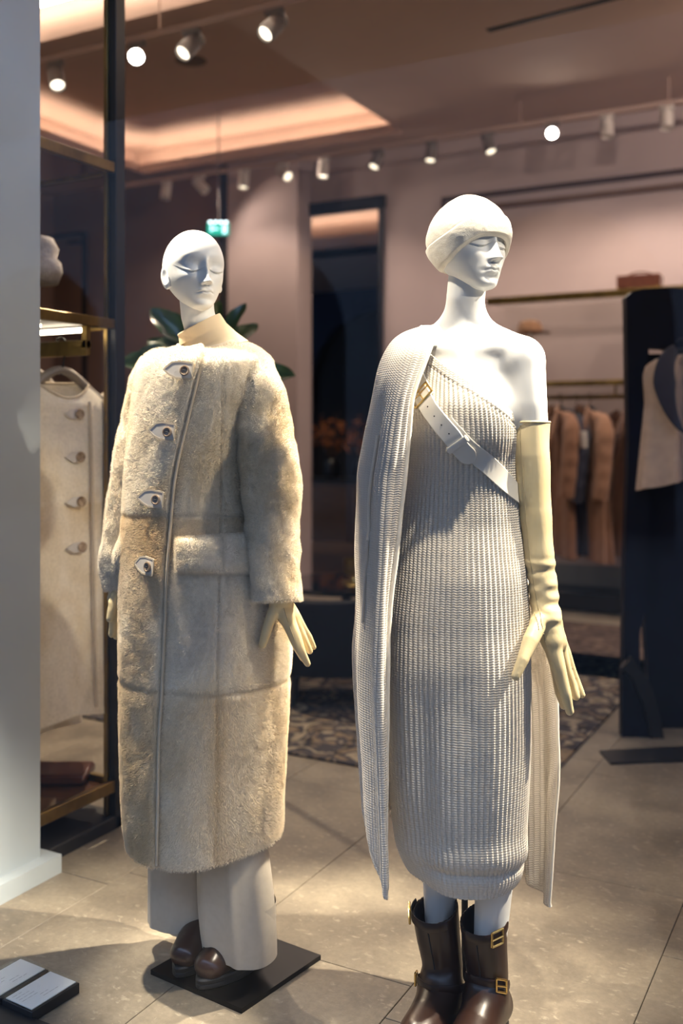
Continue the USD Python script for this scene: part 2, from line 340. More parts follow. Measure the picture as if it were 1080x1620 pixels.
def head_sections(z, th, grow=0.0):
    """Plain head surface: th = 0 at the left ear, pi/2 at the face."""
    w, f, k = _w(z) + grow, _f(z) + grow, _k(z) + grow
    yc, hd = (f - k) / 2, (f + k) / 2
    c, s = np.cos(th), np.sin(th)
    e = 2 / 2.25
    x = w * np.sign(c) * np.abs(c) ** e; y = yc + hd * np.sign(s) * np.abs(s) ** e
    return x, y
def head_features(x, y, z, front):
    """Forward relief of the face."""
    d = np.zeros_like(x)
    ax = np.abs(x)
    # eye sockets, broad soft hollows from the bridge to the brow
    d -= .0090 * gauss(ax - .0300, .0175) * gauss(z - .1080, .0145)
    d -= .0030 * gauss(ax - .0160, .0065) * gauss(z - .1010, .0120)
    # closed lids: smooth and full, with a sharp lower edge on a drooping arc
    arc = .0905 + .0062 * ((ax - .0312) / .0200) ** 2
    lid = gauss(ax - .0312, .0145) * np.where(z > arc, gauss(z - arc, .0150), 1.0) * sstep(-.0007, .0009, z - arc)
    d += .0062 * lid
    d -= .0019 * gauss(z - arc + .0008, .0012) * sstep(.0225, .0160, np.abs(ax - .0312))
    # brow
    d += .0016 * gauss(ax - .031, .020) * gauss(z - .1290, .0075)
    # nose
    t = np.clip((.1160 - z) / (.1160 - .0665), 0, 1.0)
    h = .0034 + .0190 * t ** 1.15
    wn = .0050 + .0034 * t ** 2
    up = sstep(.134, .110, z); under = sstep(.0565, .0645, z)
    d += h * np.exp(-.5 * np.abs(x / wn) ** 2.2) * up * under
    d += .0058 * gauss(ax - .0092, .0042) * gauss(z - .0630, .0042)
    d -= .0040 * gauss(ax - .0050, .0024) * gauss(z - .0580, .0022)
    # philtrum and lips
    d += .0034 * gauss(x, .020) * gauss(z - .0430, .0140)
    d -= .0009 * gauss(x, .0022) * gauss(z - .0520, .004)
    mz = .0415 - .0013 * gauss(x, .0045) + .0010 * gauss(ax - .0085, .004) - .15 * np.maximum(ax - .014, 0)
    d += .0036 * sstep(.0225, .0110, ax) * gauss(z - (mz + .0042), .0031)
    d += .0046 * sstep(.0205, .0080, ax) * gauss(z - (mz - .0052), .0038)
    d -= .0032 * sstep(.0240, .0160, ax) * gauss(z - mz, .00125)
    d -= .0016 * gauss(ax - .0225, .0035) * gauss(z - mz, .0040)
    d -= .0028 * gauss(x, .014) * gauss(z - .0262, .0048)
    d += .0040 * gauss(x, .0160) * gauss(z - .0115, .0085)
    # cheekbones, hollow below
    d += .0038 * gauss(ax - .045, .012) * gauss(z - .080, .012)
    d -= .0030 * gauss(ax - .040, .012) * gauss(z - .047, .013)
    return d * front
def make_head(ears=True, cols=320, rows=300):
    v = np.linspace(0, 1, rows)[1:-1]
    z = HZ * (.5 - .5 * np.cos(np.pi * v)); z = .75 * z + .25 * HZ * v
    j = np.arange(cols) / cols
    th = np.pi / 2 + 2 * np.pi * (j - .5) + .62 * np.sin(2 * np.pi * (j - .5)) * -1.0   # denser round the face
    Z, T = np.meshgrid(z, th, indexing='ij')
    X, Y = head_sections(Z, T)
    front = sstep(-.005, .035, Y)
    Y = Y + head_features(X, Y, Z, front)
    # jaw: pull in the sides under the cheek, towards the chin
    V = np.stack([X, Y, Z], -1)
    R = V.shape[0]; n = cols
    verts = np.vstack([V.reshape(-1, 3), [[0, .050, 0.0]], [[0, -.010, HZ]]])
    f = grid_faces(R, n, True); jj = np.arange(n); kk = (jj + 1) % n
    f = np.vstack([f, np.stack([kk, jj, np.full(n, R * n)], 1), np.stack([jj + (R - 1) * n, kk + (R - 1) * n, np.full(n, R * n + 1)], 1)])
    m = trimesh.Trimesh(verts, f, process=False)
    if m.volume < 0: m.invert()
    parts = [m]
    if ears:
        for sx in (-1, 1):
            ca, sa = math.cos(.42), math.sin(.42)
            rot = np.array([[ca * 1.0, sa * sx, 0], [-sa * sx, ca, 0], [0, 0, 1.0]]).T
            def sd(p, sx=sx, rot=rot):
                q = (p - np.array([sx * .0700, -.0065, .0840])) @ rot
                q = q @ np.array([[1, 0, 0], [0, math.cos(.2), -math.sin(.2)], [0, math.sin(.2), math.cos(.2)]])
                e = sd_ell(q, (0, 0, 0), (.0065, .0155, .0285))
                e = smin(e, sd_ell(q, (0, .004, -.019), (.006, .0085, .010)), .006)
                e2 = sd_ell(q, (sx * .0075, .002, .003), (.0055, .0088, .0185))
                return -smin(-e, e2, .004)
            c = np.array([sx * .0700, -.0065, .084])
            parts.append(polish(surface_nets(sd, c - [.025, .03, .042], c + [.025, .03, .042], .0014), 4))
    return parts
def place(m, u, d, z, yaw, pitch=0, roll=0, s=1.0):
    """Head/body coordinates (x her left, y ahead of her, z up) into the room; yaw in degrees from facing the lens, positive to the picture's right."""
    v = np.array(m.vertices) * s
    p, r, w = map(math.radians, (pitch, roll, yaw))
    v = v @ np.array([[math.cos(r), 0, math.sin(r)], [0, 1, 0], [-math.sin(r), 0, math.cos(r)]]).T
    v = v @ np.array([[1, 0, 0], [0, math.cos(p), -math.sin(p)], [0, math.sin(p), math.cos(p)]]).T
    left, fwd = np.array([math.cos(w), math.sin(w)]), np.array([math.sin(w), -math.cos(w)])
    uu = u + v[:, 0] * left[0] + v[:, 1] * fwd[0]; dd = d + v[:, 0] * left[1] + v[:, 1] * fwd[1]
    return trimesh.Trimesh(W(uu, dd, z + v[:, 2]), m.faces, process=False)
def to_man(m):
    m = trimesh.Trimesh(m.vertices, m.faces, process=True); m.merge_vertices()
    if m.volume < 0: m.invert()
    return manifold3d.Manifold(manifold3d.Mesh(np.asarray(m.vertices, np.float32), np.asarray(m.faces, np.uint32)))
def unite(ms):
    try:
        r = to_man(ms[0])
        for m in ms[1:]: r = r + to_man(m)
        k = r.to_mesh()
        if len(k.tri_verts) > 100: return trimesh.Trimesh(k.vert_properties[:, :3], k.tri_verts, process=True)
    except Exception as e: print('unite', e)
    return cat_(ms)
def P3(s0, d0):
    """Pixel (x, y) at depth d to camera coordinates (u, d, z), at any depth."""
    def g(px, py, d=d0): return np.array([(px - 540) / F * d, d, EYE - (py - HORIZON) / F * d])
    return g
def room(m):
    return trimesh.Trimesh(W(*np.asarray(m.vertices).T), m.faces, process=False)

# ---- the right-hand mannequin: one body of neck, bust, bare left arm and lower legs
HR = dict(u=(742 - 540) / F * 2.20, d=2.20, z=EYE - (459 - HORIZON) / F * 2.14, yaw=33, pitch=1, roll=1)
HL = dict(u=(307 - 540) / F * 2.46, d=2.46, z=EYE - (491 - HORIZON) / F * 2.40, yaw=29, pitch=1, roll=0)
g = P3(0, 2.175)
def sd_right(p):
    n = chain(p, [g(741, 425, 2.21), g(736, 475, 2.20), g(735, 522, 2.215), g(735, 560, 2.215)], [.043, .0425, .047, .062], .02)
    d = smin(n, chain(p, [g(740, 520, 2.215), g(782, 541, 2.185), g(822, 563, 2.155)], [.036, .037, .043], .02), .035)
    d = smin(d, chain(p, [g(728, 520, 2.225), g(690, 541, 2.24), g(655, 568, 2.25)], [.036, .037, .042], .02), .035)
    c = sd_ell(p, g(737, 640, 2.20), (.125, .088, .150))
    d = smin(d, c, .05)
    for x in (700, 782): d = smin(d, sd_ell(p, g(x, 655, 2.128), (.045, .030, .048)), .045)
    # collar bones
    d = smin(d, chain(p, [g(746, 555, 2.146), g(780, 550, 2.134), g(816, 549, 2.135)], [.006, .0055, .006], .01), .022)
    d = smin(d, chain(p, [g(727, 555, 2.150), g(695, 552, 2.16), g(668, 553, 2.19)], [.006, .0055, .006], .01), .022)
    d = -smin(-d, sd_ell(p, g(737, 550, 2.128), (.010, .012, .014)), .012)
    # waist, hips
    d = smin(d, chain(p, [g(730, 740, 2.20), g(725, 800, 2.20), g(722, 900, 2.20), g(722, 980, 2.20)], [.090, .088, .105, .110], .04), .05)
    # legs
    d = smin(d, chain(p, [g(683, 985, 2.21), g(688, 1190, 2.22), g(694, 1330, 2.23), g(696, 1400, 2.23), g(697, 1530, 2.23)], [.080, .058, .047, .0385, .030], .02), .03)
    d = smin(d, chain(p, [g(768, 985, 2.18), g(776, 1190, 2.17), g(780, 1330, 2.16), g(781, 1400, 2.155), g(770, 1560, 2.155)], [.080, .058, .048, .0405, .031], .02), .03)
    # left arm
    a = chain(p, [g(829, 572, 2.150), g(836, 640, 2.140), g(844, 720, 2.14), g(848, 800, 2.14), g(856, 880, 2.13), g(861, 965, 2.12)], [.045, .0395, .033, .028, .024, .019], .015)
    d = smin(d, a, .022)
    # the hidden right arm under the cape
    a = chain(p, [g(648, 580, 2.25), g(628, 700, 2.25), g(615, 800, 2.23)], [.038, .033, .026], .015)
    return smin(d, a, .02)
lo, hi = np.array([-.02, 1.98, .02]), np.array([.52, 2.42, 1.78])
body = room(polish(surface_nets(sd_right, lo, hi, .0055), 8))
head = [place(x, **HR) for x in make_head(False)]
man_r = thing('mannequin', 'white mannequin wearing a beanie, one-shoulder dress and long glove', 'mannequin')
obj('body', unite([body] + head), m_skin, man_r, smooth=50)

# ---- the left-hand mannequin (only head and neck bare)
h = P3(0, 2.44)
def sd_left(p):
    d = chain(p, [h(309, 455, 2.46), h(313, 500, 2.47), h(328, 545, 2.48), h(333, 590, 2.48)], [.042, .0415, .046, .06], .02)
    d = smin(d, chain(p, [h(333, 555, 2.47), h(375, 575, 2.42), h(405, 595, 2.39)], [.036, .035, .038], .02), .03)
    d = smin(d, chain(p, [h(320, 555, 2.49), h(280, 580, 2.53), h(250, 600, 2.56)], [.036, .035, .038], .02), .03)
    d = smin(d, sd_ell(p, h(330, 660, 2.47), (.115, .085, .15)), .05)
    d = smin(d, chain(p, [h(330, 760, 2.47), h(330, 960, 2.47)], [.085, .10], .04), .05)
    d = smin(d, chain(p, [h(300, 960, 2.50), h(288, 1240, 2.52), h(290, 1470, 2.53)], [.075, .05, .035], .02), .03)
    d = smin(d, chain(p, [h(360, 960, 2.44), h(368, 1240, 2.41), h(375, 1490, 2.43)], [.075, .05, .035], .02), .03)
    d = smin(d, chain(p, [h(412, 605, 2.38), h(428, 760, 2.36), h(436, 930, 2.34)], [.038, .032, .022], .02), .02)
    return smin(d, chain(p, [h(240, 610, 2.57), h(205, 760, 2.56), h(186, 915, 2.54)], [.038, .032, .022], .02), .02)
lo, hi = np.array([-.62, 2.26, .05]), np.array([-.10, 2.70, 1.70])
bodyl = room(polish(surface_nets(sd_left, lo, hi, .007), 8))
man_l = thing('mannequin', 'bald white mannequin wearing a long shearling coat over a high collar', 'mannequin')
obj('body', unite([bodyl] + [place(x, **HL) for x in make_head(True)]), m_skin, man_l, smooth=50)
# ================================================================ shearling coat on the left mannequin, with collar, trousers, shoes, gloves, base plate
def prow(table, keys, n):
    """Interpolates table rows (first column = key, ascending) at n keys or at the given keys."""
    T = np.array(table, float); k = np.linspace(T[0, 0], T[-1, 0], keys) if np.isscalar(keys) else np.asarray(keys, float)
    return k, [PchipInterpolator(T[:, 0], T[:, i])(k) for i in range(1, T.shape[1])]
def zof(y, d): return EYE - (np.asarray(y, float) - HORIZON) / F * d
def ring(uc, dc, hw, ratio, phi, th, e=2.0):
    """Plan points of an ellipse turned by phi (its front then looks to the picture's left), scaled so that its silhouette is hw wide each side. th = 0 at her left, -pi/2 at her front."""
    c, s = np.cos(th), np.sin(th); k = 2.0 / e
    x, y = np.sign(c) * np.abs(c) ** k, ratio * np.sign(s) * np.abs(s) ** k
    cp, sp_ = np.cos(phi), np.sin(phi)
    A = hw / np.sqrt(cp ** 2 + (ratio * sp_) ** 2)
    # her left = (cos phi, -sin phi), her back = (sin phi, cos phi) in (u, d)
    return uc + A * (x * cp + y * sp_), dc + A * (-x * sp_ + y * cp)
PHI = math.radians(40)
DL = 2.44
# y, xl, xr, depth ratio, front drop of the rim (m)
coat_rows = [(537, 286, 371, .95, .035), (544, 268, 394, .90, .030), (555, 247, 412, .84, .020), (575, 228, 428, .80, .010), (610, 219, 428, .80, 0), (660, 213, 416, .82, 0), (720, 208, 406, .85, 0), (800, 203, 408, .86, 0),
             (860, 201, 424, .88, 0), (930, 200, 446, .90, 0), (1000, 200, 453, .92, 0), (1100, 202, 449, .94, 0), (1200, 205, 443, .95, 0), (1290, 210, 440, .96, 0), (1318, 213, 439, .96, 0)]
NCO = 300
yk = np.r_[np.linspace(537, 600, 36), np.linspace(603, 1318, 240)]
_, (cxl, cxr, crat, cdrop) = prow(coat_rows, yk, 0)
th = np.arange(NCO) * 2 * np.pi / NCO - np.pi
front = -np.pi / 2
Vc = np.zeros((len(yk), NCO, 3))
for i, y in enumerate(yk):
    uc, hw = ((cxl[i] + cxr[i]) / 2 - 540) / F * DL, (cxr[i] - cxl[i]) / 2 / F * DL
    u, d = ring(uc, DL + .02, hw, crat[i], PHI, th, 2.25)
    fr = .5 + .5 * np.cos(th - front)
    z = zof(y, DL) - cdrop[i] * fr ** 1.5 * 1.0
    z = z - sstep(1150, 1318, y) * .030 * fr ** 2 + sstep(1200, 1318, y) * .012 * (1 - fr)
    Vc[i] = np.stack([u, d, z + 0 * u], -1)
# gentle vertical folds and plush unevenness along the normals
coat0 = grid_mesh(Vc, flip=True)
nrm = normals_of(coat0.vertices, coat0.faces).reshape(Vc.shape)
ctr = Vc.mean(1, keepdims=True)
if ((Vc - ctr) * nrm).sum() < 0: nrm = -nrm; coat0 = grid_mesh(Vc, flip=False)
CFLIP = ((coat0.faces[0] == grid_faces(2, NCO)[0]).all())
Y2, T2 = np.meshgrid(yk, th, indexing='ij')
low = sstep(700, 1300, Y2)
fold = .006 * low * (np.sin(3 * T2 + .6) + .6 * np.sin(5 * T2 + 2 + Y2 / 300)) + .004 * (meshkit.noise(np.stack([T2 * 3, Y2 / 60, 0 * T2], -1), 3) - .5)
fold += .0040 * (meshkit.fbm(np.stack([T2 * 14, Y2 / 14, 0 * T2], -1), 3, 5) - .5)
SEAM1, SEAM2 = 812, 1070
seam = np.exp(-.5 * ((Y2 - SEAM1 - 4 * np.sin(T2 * 2)) / 3.0) ** 2) + np.exp(-.5 * ((Y2 - SEAM2) / 3.0) ** 2)
def angle_at(px_of_y):
    """Angle of the near surface where it shows at the given picture x, row by row."""
    jj = (th > front - 1.4) & (th < front + 1.9); out = []
    for i, y in enumerate(yk):
        x = 540 + Vc[i, jj, 0] / Vc[i, jj, 1] * F; out.append(np.interp(px_of_y(y), x, th[jj]))
    return np.array(out)
EDGE_PX = PchipInterpolator([530, 580, 620, 684, 790, 897, 1070, 1200, 1340], [322, 315, 305, 289, 269, 262, 253, 249, 248])
SEAM_PX = PchipInterpolator([530, 640, 760, 900, 1100, 1340], [352, 352, 350, 347, 344, 341])
tv0r, tv1r = angle_at(EDGE_PX), angle_at(SEAM_PX)
tv0, tv1 = tv0r[:, None], tv1r[:, None]     # the overlapping front edge, the vertical seam on her left front
seam = np.maximum(seam, .8 * np.exp(-.5 * ((T2 - tv1) / .014) ** 2) * (Y2 > 600))
edge_step = sstep(tv0 + .012, tv0 - .004, T2) * sstep(front - 1.3, front - .9, T2)
fold += -.0055 * seam + .010 * edge_step
Vc = Vc + nrm * fold[..., None]
# turned-in hem and neck
def tuck(V, k, amount, rise):
    c = V[k].mean(0); r = V[k] - c
    return [c + r * (1 - amount * a) + np.array([0, 0, rise * b]) for a, b in ((.35, .0), (.8, .25), (1.0, 1.0))]
top_in, bot_in = tuck(Vc, 0, .10, -.035), tuck(Vc, -1, .07, .05)
Vfull = np.concatenate([np.array(top_in)[::-1], Vc, np.array(bot_in)])
coat_mesh = grid_mesh(Vfull, flip=not CFLIP)

# shearling: cream with tan and grey patches; darker panels where the pelts are cut the other way
def fur_material(name, hair=False, gain=1.0):
    lin = lambda *c: tuple(min(1, x * gain) for x in c)
    nodes = {
        'g': ('geometry', {}), 'mp': ('mapping', {'scale': (1.0, 1.0, .62)}),
        'n1': ('noise_texture', {'scale': 5.0, 'detail': 4.0, 'roughness': .55, 'distortion': .6}),
        'r1': ('rgb_ramp', {'ramp': [(0, lin(.66, .55, .39)), (.34, lin(.70, .60, .44)), (.46, lin(.77, .69, .56)), (.56, lin(.81, .745, .635)), (.66, lin(.73, .67, .585)), (1, lin(.63, .56, .475))]}),
        'n2': ('noise_texture', {'scale': 120.0, 'detail': 3.0}), 'r2': ('rgb_ramp', {'ramp': [(0, (.80, .79, .77)), (.4, (.95, .95, .94)), (.62, (1.04, 1.04, 1.04)), (1, (1.06, 1.06, 1.06))]}),
        'm1': ('mix', {'mix_type': 'multiply', 'fac': 1.0}),
        'a': ('attribute', {'attribute': 'tone'}), 'mt': ('mix', {'mix_type': 'multiply', 'color2': (.85, .765, .635)})}
    links = [('g.position', 'mp.vector'), ('mp.vector', 'n1.vector'), ('n1.fac', 'r1.fac'), ('g.position', 'n2.vector'), ('n2.fac', 'r2.fac'), ('r1.color', 'm1.color1'), ('r2.color', 'm1.color2'),
             ('a.fac', 'mt.fac'), ('m1.color', 'mt.color1')]
    nodes['p'] = ('principled_bsdf', {'roughness': .9, 'specular_ior_level': .15, 'sheen_weight': .25, 'sheen_roughness': .5})
    links.append(('mt.color', 'p.base_color'))
    if not hair:
        nodes['n3'] = ('noise_texture', {'scale': 260.0, 'detail': 3.0, 'roughness': .7}); nodes['n4'] = ('noise_texture', {'scale': 90.0, 'detail': 3.0})
        nodes['ad'] = ('math', {'math_type': 'multiply_add', 'value2': .6}); nodes['b'] = ('bump', {'strength': .22, 'distance': .003})
        links += [('g.position', 'n3.vector'), ('g.position', 'n4.vector'), ('n3.fac', 'ad.value1'), ('n4.fac', 'ad.value3'), ('ad.value', 'b.height'), ('b.normal', 'p.normal')]
    return usdkit.material(stage, '/World/Looks/' + name, nodes, links, surface='p.BSDF')
m_fur, m_furhair = fur_material('shearling'), fur_material('shearling_pile', True, 1.12)
def set_tone(prim, tone, interp='vertex'):
    UsdGeom.PrimvarsAPI(prim).CreatePrimvar('tone', Sdf.ValueTypeNames.FloatArray, interp).Set(Vt.FloatArray.FromNumpy(np.asarray(tone, np.float32)))
def pile(mesh, tone, density, length, parent, rng, width=.0006, keep=None):
    """Short plush fibres on a mesh given in camera coordinates."""
    v, f = np.asarray(mesh.vertices), np.asarray(mesh.faces); n = normals_of(v, f)
    c = np.cross(v[f[:, 1]] - v[f[:, 0]], v[f[:, 2]] - v[f[:, 0]]); area = np.linalg.norm(c, axis=1) / 2
    ok = np.ones(len(f), bool) if keep is None else keep(v[f].mean(1), c / (2 * area[:, None] + 1e-12))
    w = area * ok; k = int(w.sum() * density); pick = rng.choice(len(f), k, p=w / w.sum())
    r1, r2 = np.sqrt(rng.random(k)), rng.random(k); bc = np.stack([1 - r1, r1 * (1 - r2), r1 * r2], 1)
    p = (v[f[pick]] * bc[..., None]).sum(1); nn = (n[f[pick]] * bc[..., None]).sum(1); nn /= np.linalg.norm(nn, axis=1, keepdims=True)
    t = (tone[f[pick]] * bc).sum(1)
    comb = np.stack([meshkit.noise(p * 9, 11 + i) - .5 for i in range(3)], -1) * 1.0 + np.array([0, 0, -.35])
    L = length * (.55 + .6 * rng.random(k))[:, None]
    dirn = nn + comb * .5 + rng.normal(0, .30, (k, 3))
    tip = p + L * dirn / np.linalg.norm(dirn, axis=1, keepdims=True)
    mid = p + L * .5 * nn + (tip - p) * .12
    pts = W(*np.stack([p - nn * .001, mid, tip], 1).reshape(-1, 3).T)
    path = pth(parent) + '/pile'; q = used.get(path, 0); used[path] = q + 1
    if q: path += f'_{q:03d}'
    bcv = UsdGeom.BasisCurves.Define(stage, path)
    bcv.CreateTypeAttr('linear'); bcv.CreateCurveVertexCountsAttr(Vt.IntArray.FromNumpy(np.full(k, 3, np.int32)))
    bcv.CreatePointsAttr(Vt.Vec3fArray.FromNumpy(pts.astype(np.float32)))
    bcv.CreateWidthsAttr(Vt.FloatArray.FromNumpy(np.tile(np.array([width, width * .8, width * .25], np.float32), k))); bcv.SetWidthsInterpolation('vertex')
    set_tone(bcv.GetPrim(), np.repeat(t, 3), 'vertex')
    UsdShade.MaterialBindingAPI.Apply(bcv.GetPrim()).Bind(m_furhair)
    return setd(bcv.GetPrim(), kind='stuff', label='short plush shearling pile')
rng = np.random.default_rng(4)
FURD, FURL = 230000, .0068
coat = thing('coat', 'long cream shearling fur coat buttoned over the bald mannequin', 'coat')
def coat_tone(Y, T):
    under1 = sstep(SEAM1 - 1, SEAM1 + 2, Y) * (1 - sstep(850, 905, Y) * .9)
    pl = sstep(tv0 + .01, tv0 - .02, T) * sstep(front - 1.2, front - .8, T) * sstep(SEAM1 - 1, SEAM1 + 2, Y)
    under2 = sstep(SEAM2 - 1, SEAM2 + 2, Y) * (.34 + .4 * gauss(T - tv1 - .05, .10))
    n = meshkit.fbm(np.stack([T * 3, Y / 70, 0 * T], -1), 3, 9)
    t = under1 * .85 + pl * .75 * sstep(.25, .6, n + .15) + under2 + .35 * gauss(T - tv1 - .03, .05) * sstep(1060, 1100, Y)
    return np.clip(t * (.6 + .6 * n), 0, 1)
tone = coat_tone(Y2, T2)
tone_full = np.concatenate([np.repeat(tone[:1], 3, 0), tone, np.repeat(tone[-1:], 3, 0)]).ravel()
rc = room(coat_mesh)
prim = usdkit.mesh(stage, pth(coat) + '/coat_body', rc, m_fur, smooth=True).GetPrim(); set_tone(prim, tone_full)
front_keep = lambda c, n: (n[:, 1] < .35)
pile(coat_mesh, tone_full, FURD, FURL, prim, rng, keep=front_keep)
# sleeves
def sleeve(rows, dd, phi_side, seed, cuff):
    """rows: y, x centre, half width; depth follows dd(y)."""
    T = np.array(rows, float); ys = np.linspace(T[0, 0], T[-1, 0], 120)
    xc, hw = PchipInterpolator(T[:, 0], T[:, 1])(ys), PchipInterpolator(T[:, 0], T[:, 2])(ys)
    d = dd(ys); path = np.stack([(xc - 540) / F * d, d, zof(ys, d)], -1)
    n = 110; t = np.arange(n) * 2 * np.pi / n
    ax = np.gradient(path, axis=0); ax /= np.linalg.norm(ax, axis=1, keepdims=True)
    a = np.cross(ax, [0, 1.0, 0]); a /= np.linalg.norm(a, axis=1, keepdims=True); b = np.cross(a, ax)
    h = hw / F * d
    amp = meshkit.fbm(np.stack([np.broadcast_to(np.cos(t) * 1.3, (120, n)) + seed, np.broadcast_to(np.sin(t) * 1.3, (120, n)), np.broadcast_to(ys[:, None] / 45, (120, n))], -1), 3, seed) - .5
    rip = .010 * np.sin(ys[:, None] / 15 + 2 * np.sin(t)[None]) * sstep(720, 860, ys)[:, None] * .5
    wob = amp * .024 + rip * .5 + .005 * (meshkit.fbm(np.stack([np.broadcast_to(np.cos(t) * 6, (120, n)), np.broadcast_to(np.sin(t) * 6, (120, n)), np.broadcast_to(ys[:, None] / 12, (120, n))], -1), 2, seed + 3) - .5)
    V = path[:, None] + ((h[:, None] + wob * .8)[..., None] * np.cos(t)[None, :, None] * a[:, None] + (h[:, None] * .95 + wob)[..., None] * np.sin(t)[None, :, None] * b[:, None])
    ins = tuck(V, -1, .28, .05)
    V = np.concatenate([V, np.array(ins)]); m = grid_mesh(V, flip=True)
    if ((V - V.mean(1, keepdims=True)).reshape(-1, 3) * normals_of(m.vertices, m.faces)).sum() < 0: m.invert()
    tn = np.clip(.9 * (meshkit.fbm(np.asarray(m.vertices) * [7, 7, 3], 2, seed) - .46), 0, .3)
    return m, tn
sl_l, t_l = sleeve([(562, 380, 12), (572, 392, 26), (590, 401, 34), (615, 407, 38), (660, 416, 42), (720, 424, 45), (770, 430, 46), (850, 431, 40), (920, 436, 38), (950, 437, 37)], lambda y: np.interp(y, [562, 620, 950], [2.42, 2.37, 2.31]), 0, 3, 950)
sl_r, t_r = sleeve([(562, 268, 12), (572, 256, 22), (590, 243, 27), (615, 234, 28.5), (660, 224, 29), (760, 208, 31), (850, 196, 32), (935, 187, 22.5)], lambda y: np.interp(y, [562, 620, 935], [2.53, 2.56, 2.52]), 0, 8, 937)
for m, tn in ((sl_l, t_l), (sl_r, t_r)):
    base = pth(coat) + '/sleeve'; q = used.get(base, 0); used[base] = q + 1
    pr = usdkit.mesh(stage, base + (f'_{q:03d}' if q else ''), room(m), m_fur, smooth=True).GetPrim(); set_tone(pr, tn)
    pile(m, tn, FURD, FURL * .95, pr, rng, keep=front_keep)
# surface look-ups on the coat body, in camera coordinates
Vg, Ng = Vfull[3:-3], None
_cm = coat_mesh; _nv = normals_of(np.asarray(_cm.vertices), np.asarray(_cm.faces)).reshape(Vfull.shape)[3:-3]
if (_nv * (Vg - Vg.mean(1, keepdims=True))).sum() < 0: _nv = -_nv
def coat_at(y, t):
    i = np.interp(y, yk, np.arange(len(yk))); j = ((np.asarray(t) + np.pi) / (2 * np.pi) * NCO) % NCO
    i0, j0 = int(min(i, len(yk) - 1.001)), int(j); a, b = i - i0, j - j0
    mix = lambda A: (1 - a) * ((1 - b) * A[i0, j0] + b * A[i0, (j0 + 1) % NCO]) + a * ((1 - b) * A[i0 + 1, j0] + b * A[i0 + 1, (j0 + 1) % NCO])
    n = mix(_nv); return mix(Vg), n / np.linalg.norm(n)
m_hide = M('suede_binding', (.50, .42, .31), (.56, .48, .37), scale=30, rough=.8)
m_hidegrey = M('suede_patch', (.55, .51, .47), (.60, .56, .51), scale=25, rough=.75)
m_horn = M('horn_button', (.42, .32, .22), (.16, .10, .06), scale=60, rough=.18, coat=.4, spec=.6)
# suede piping along the front edge and round the neck
pts = []
for y in np.linspace(545, 1319, 60):
    p, n = coat_at(y, np.interp(y, yk, tv0r) + .02); pts.append(p + n * .0085)
from scipy.ndimage import gaussian_filter1d
pts = spline(gaussian_filter1d(np.array(pts), 1.6, axis=0, mode='nearest'), 200)
obj('edge_piping', room(tube(np.array(pts), .0038, n=10, up=(0, 1, 0))), m_hide, coat, label='suede piping down the front edge')
pts = []
for t in np.linspace(tv0r[0], tv0r[0] - 2 * np.pi + .1, 110):
    p, n = coat_at(538, t); pts.append(p + np.array([0, 0, .004]))
obj('neck_piping', room(tube(np.array(pts), .0045, n=8)), m_hide, coat, label='suede piping round the neckline')
# buttons in suede-faced buttonholes
def coat_px(px, py):
    """Point of the coat's front seen at a pixel: searches the angle."""
    best = None
    for t in np.linspace(front - 1.25, front + 1.5, 220):
        p, n = coat_at(py, t)
        if n[1] > .05: continue
        x = 540 + p[0] / p[1] * F; e = abs(x - px)
        if best is None or e < best[0]: best = (e, p, n, t)
    y = py
    for _ in range(4):
        p, n = coat_at(y, best[3]); yy = HORIZON - (p[2] - EYE) / p[1] * F; y += py - yy
    p, n = coat_at(y, best[3]); return p, n
def frame_at(p, n, up=(0, 0, 1.0)):
    n = n / np.linalg.norm(n); x = np.cross(up, n); x /= np.linalg.norm(x); y = np.cross(n, x)
    return lambda m: trimesh.Trimesh(p + np.asarray(m.vertices) @ np.stack([x, y, n]), m.faces, process=False)
from shapely.geometry import Polygon
for i, (bx, by) in enumerate(((296, 588), (269, 684), (250, 791), (240, 897))):
    p, n = coat_px(bx, by); fr = frame_at(p + n * .0075, n, (.12, 0, 1))
    eye = Polygon([(-.050, -.001), (-.035, .014), (-.016, .018), (.014, .017), (.016, -.014), (-.02, -.015), (-.036, -.010)]).buffer(.002)
    rim = eye.buffer(.003).difference(eye.buffer(-.001))
    B = obj('button', room(fr(cat_([lathe([(0, .0052), (.0065, .0056), (.0095, .0072), (.0118, .0066), (.0122, .004), (.011, .0015), (0, .0015)], (.0, 0, 0), 28)]))), m_horn, coat, label='brown horn button')
    e = trimesh.creation.extrude_polygon(eye, .0016)
    hb = obj('buttonhole', room(fr(e)), m_hidegrey, coat, smooth=False, label='grey suede eye-shaped buttonhole patch')
    obj('rim', room(fr(trimesh.creation.extrude_polygon(rim, .0022))), m_hide, hb, smooth=False)
    obj('thread', room(fr(cat_([cyl((-.003, .0, .0060), (.003, 0, .0060), .0012, 8)]))), m_blackmatt, B)
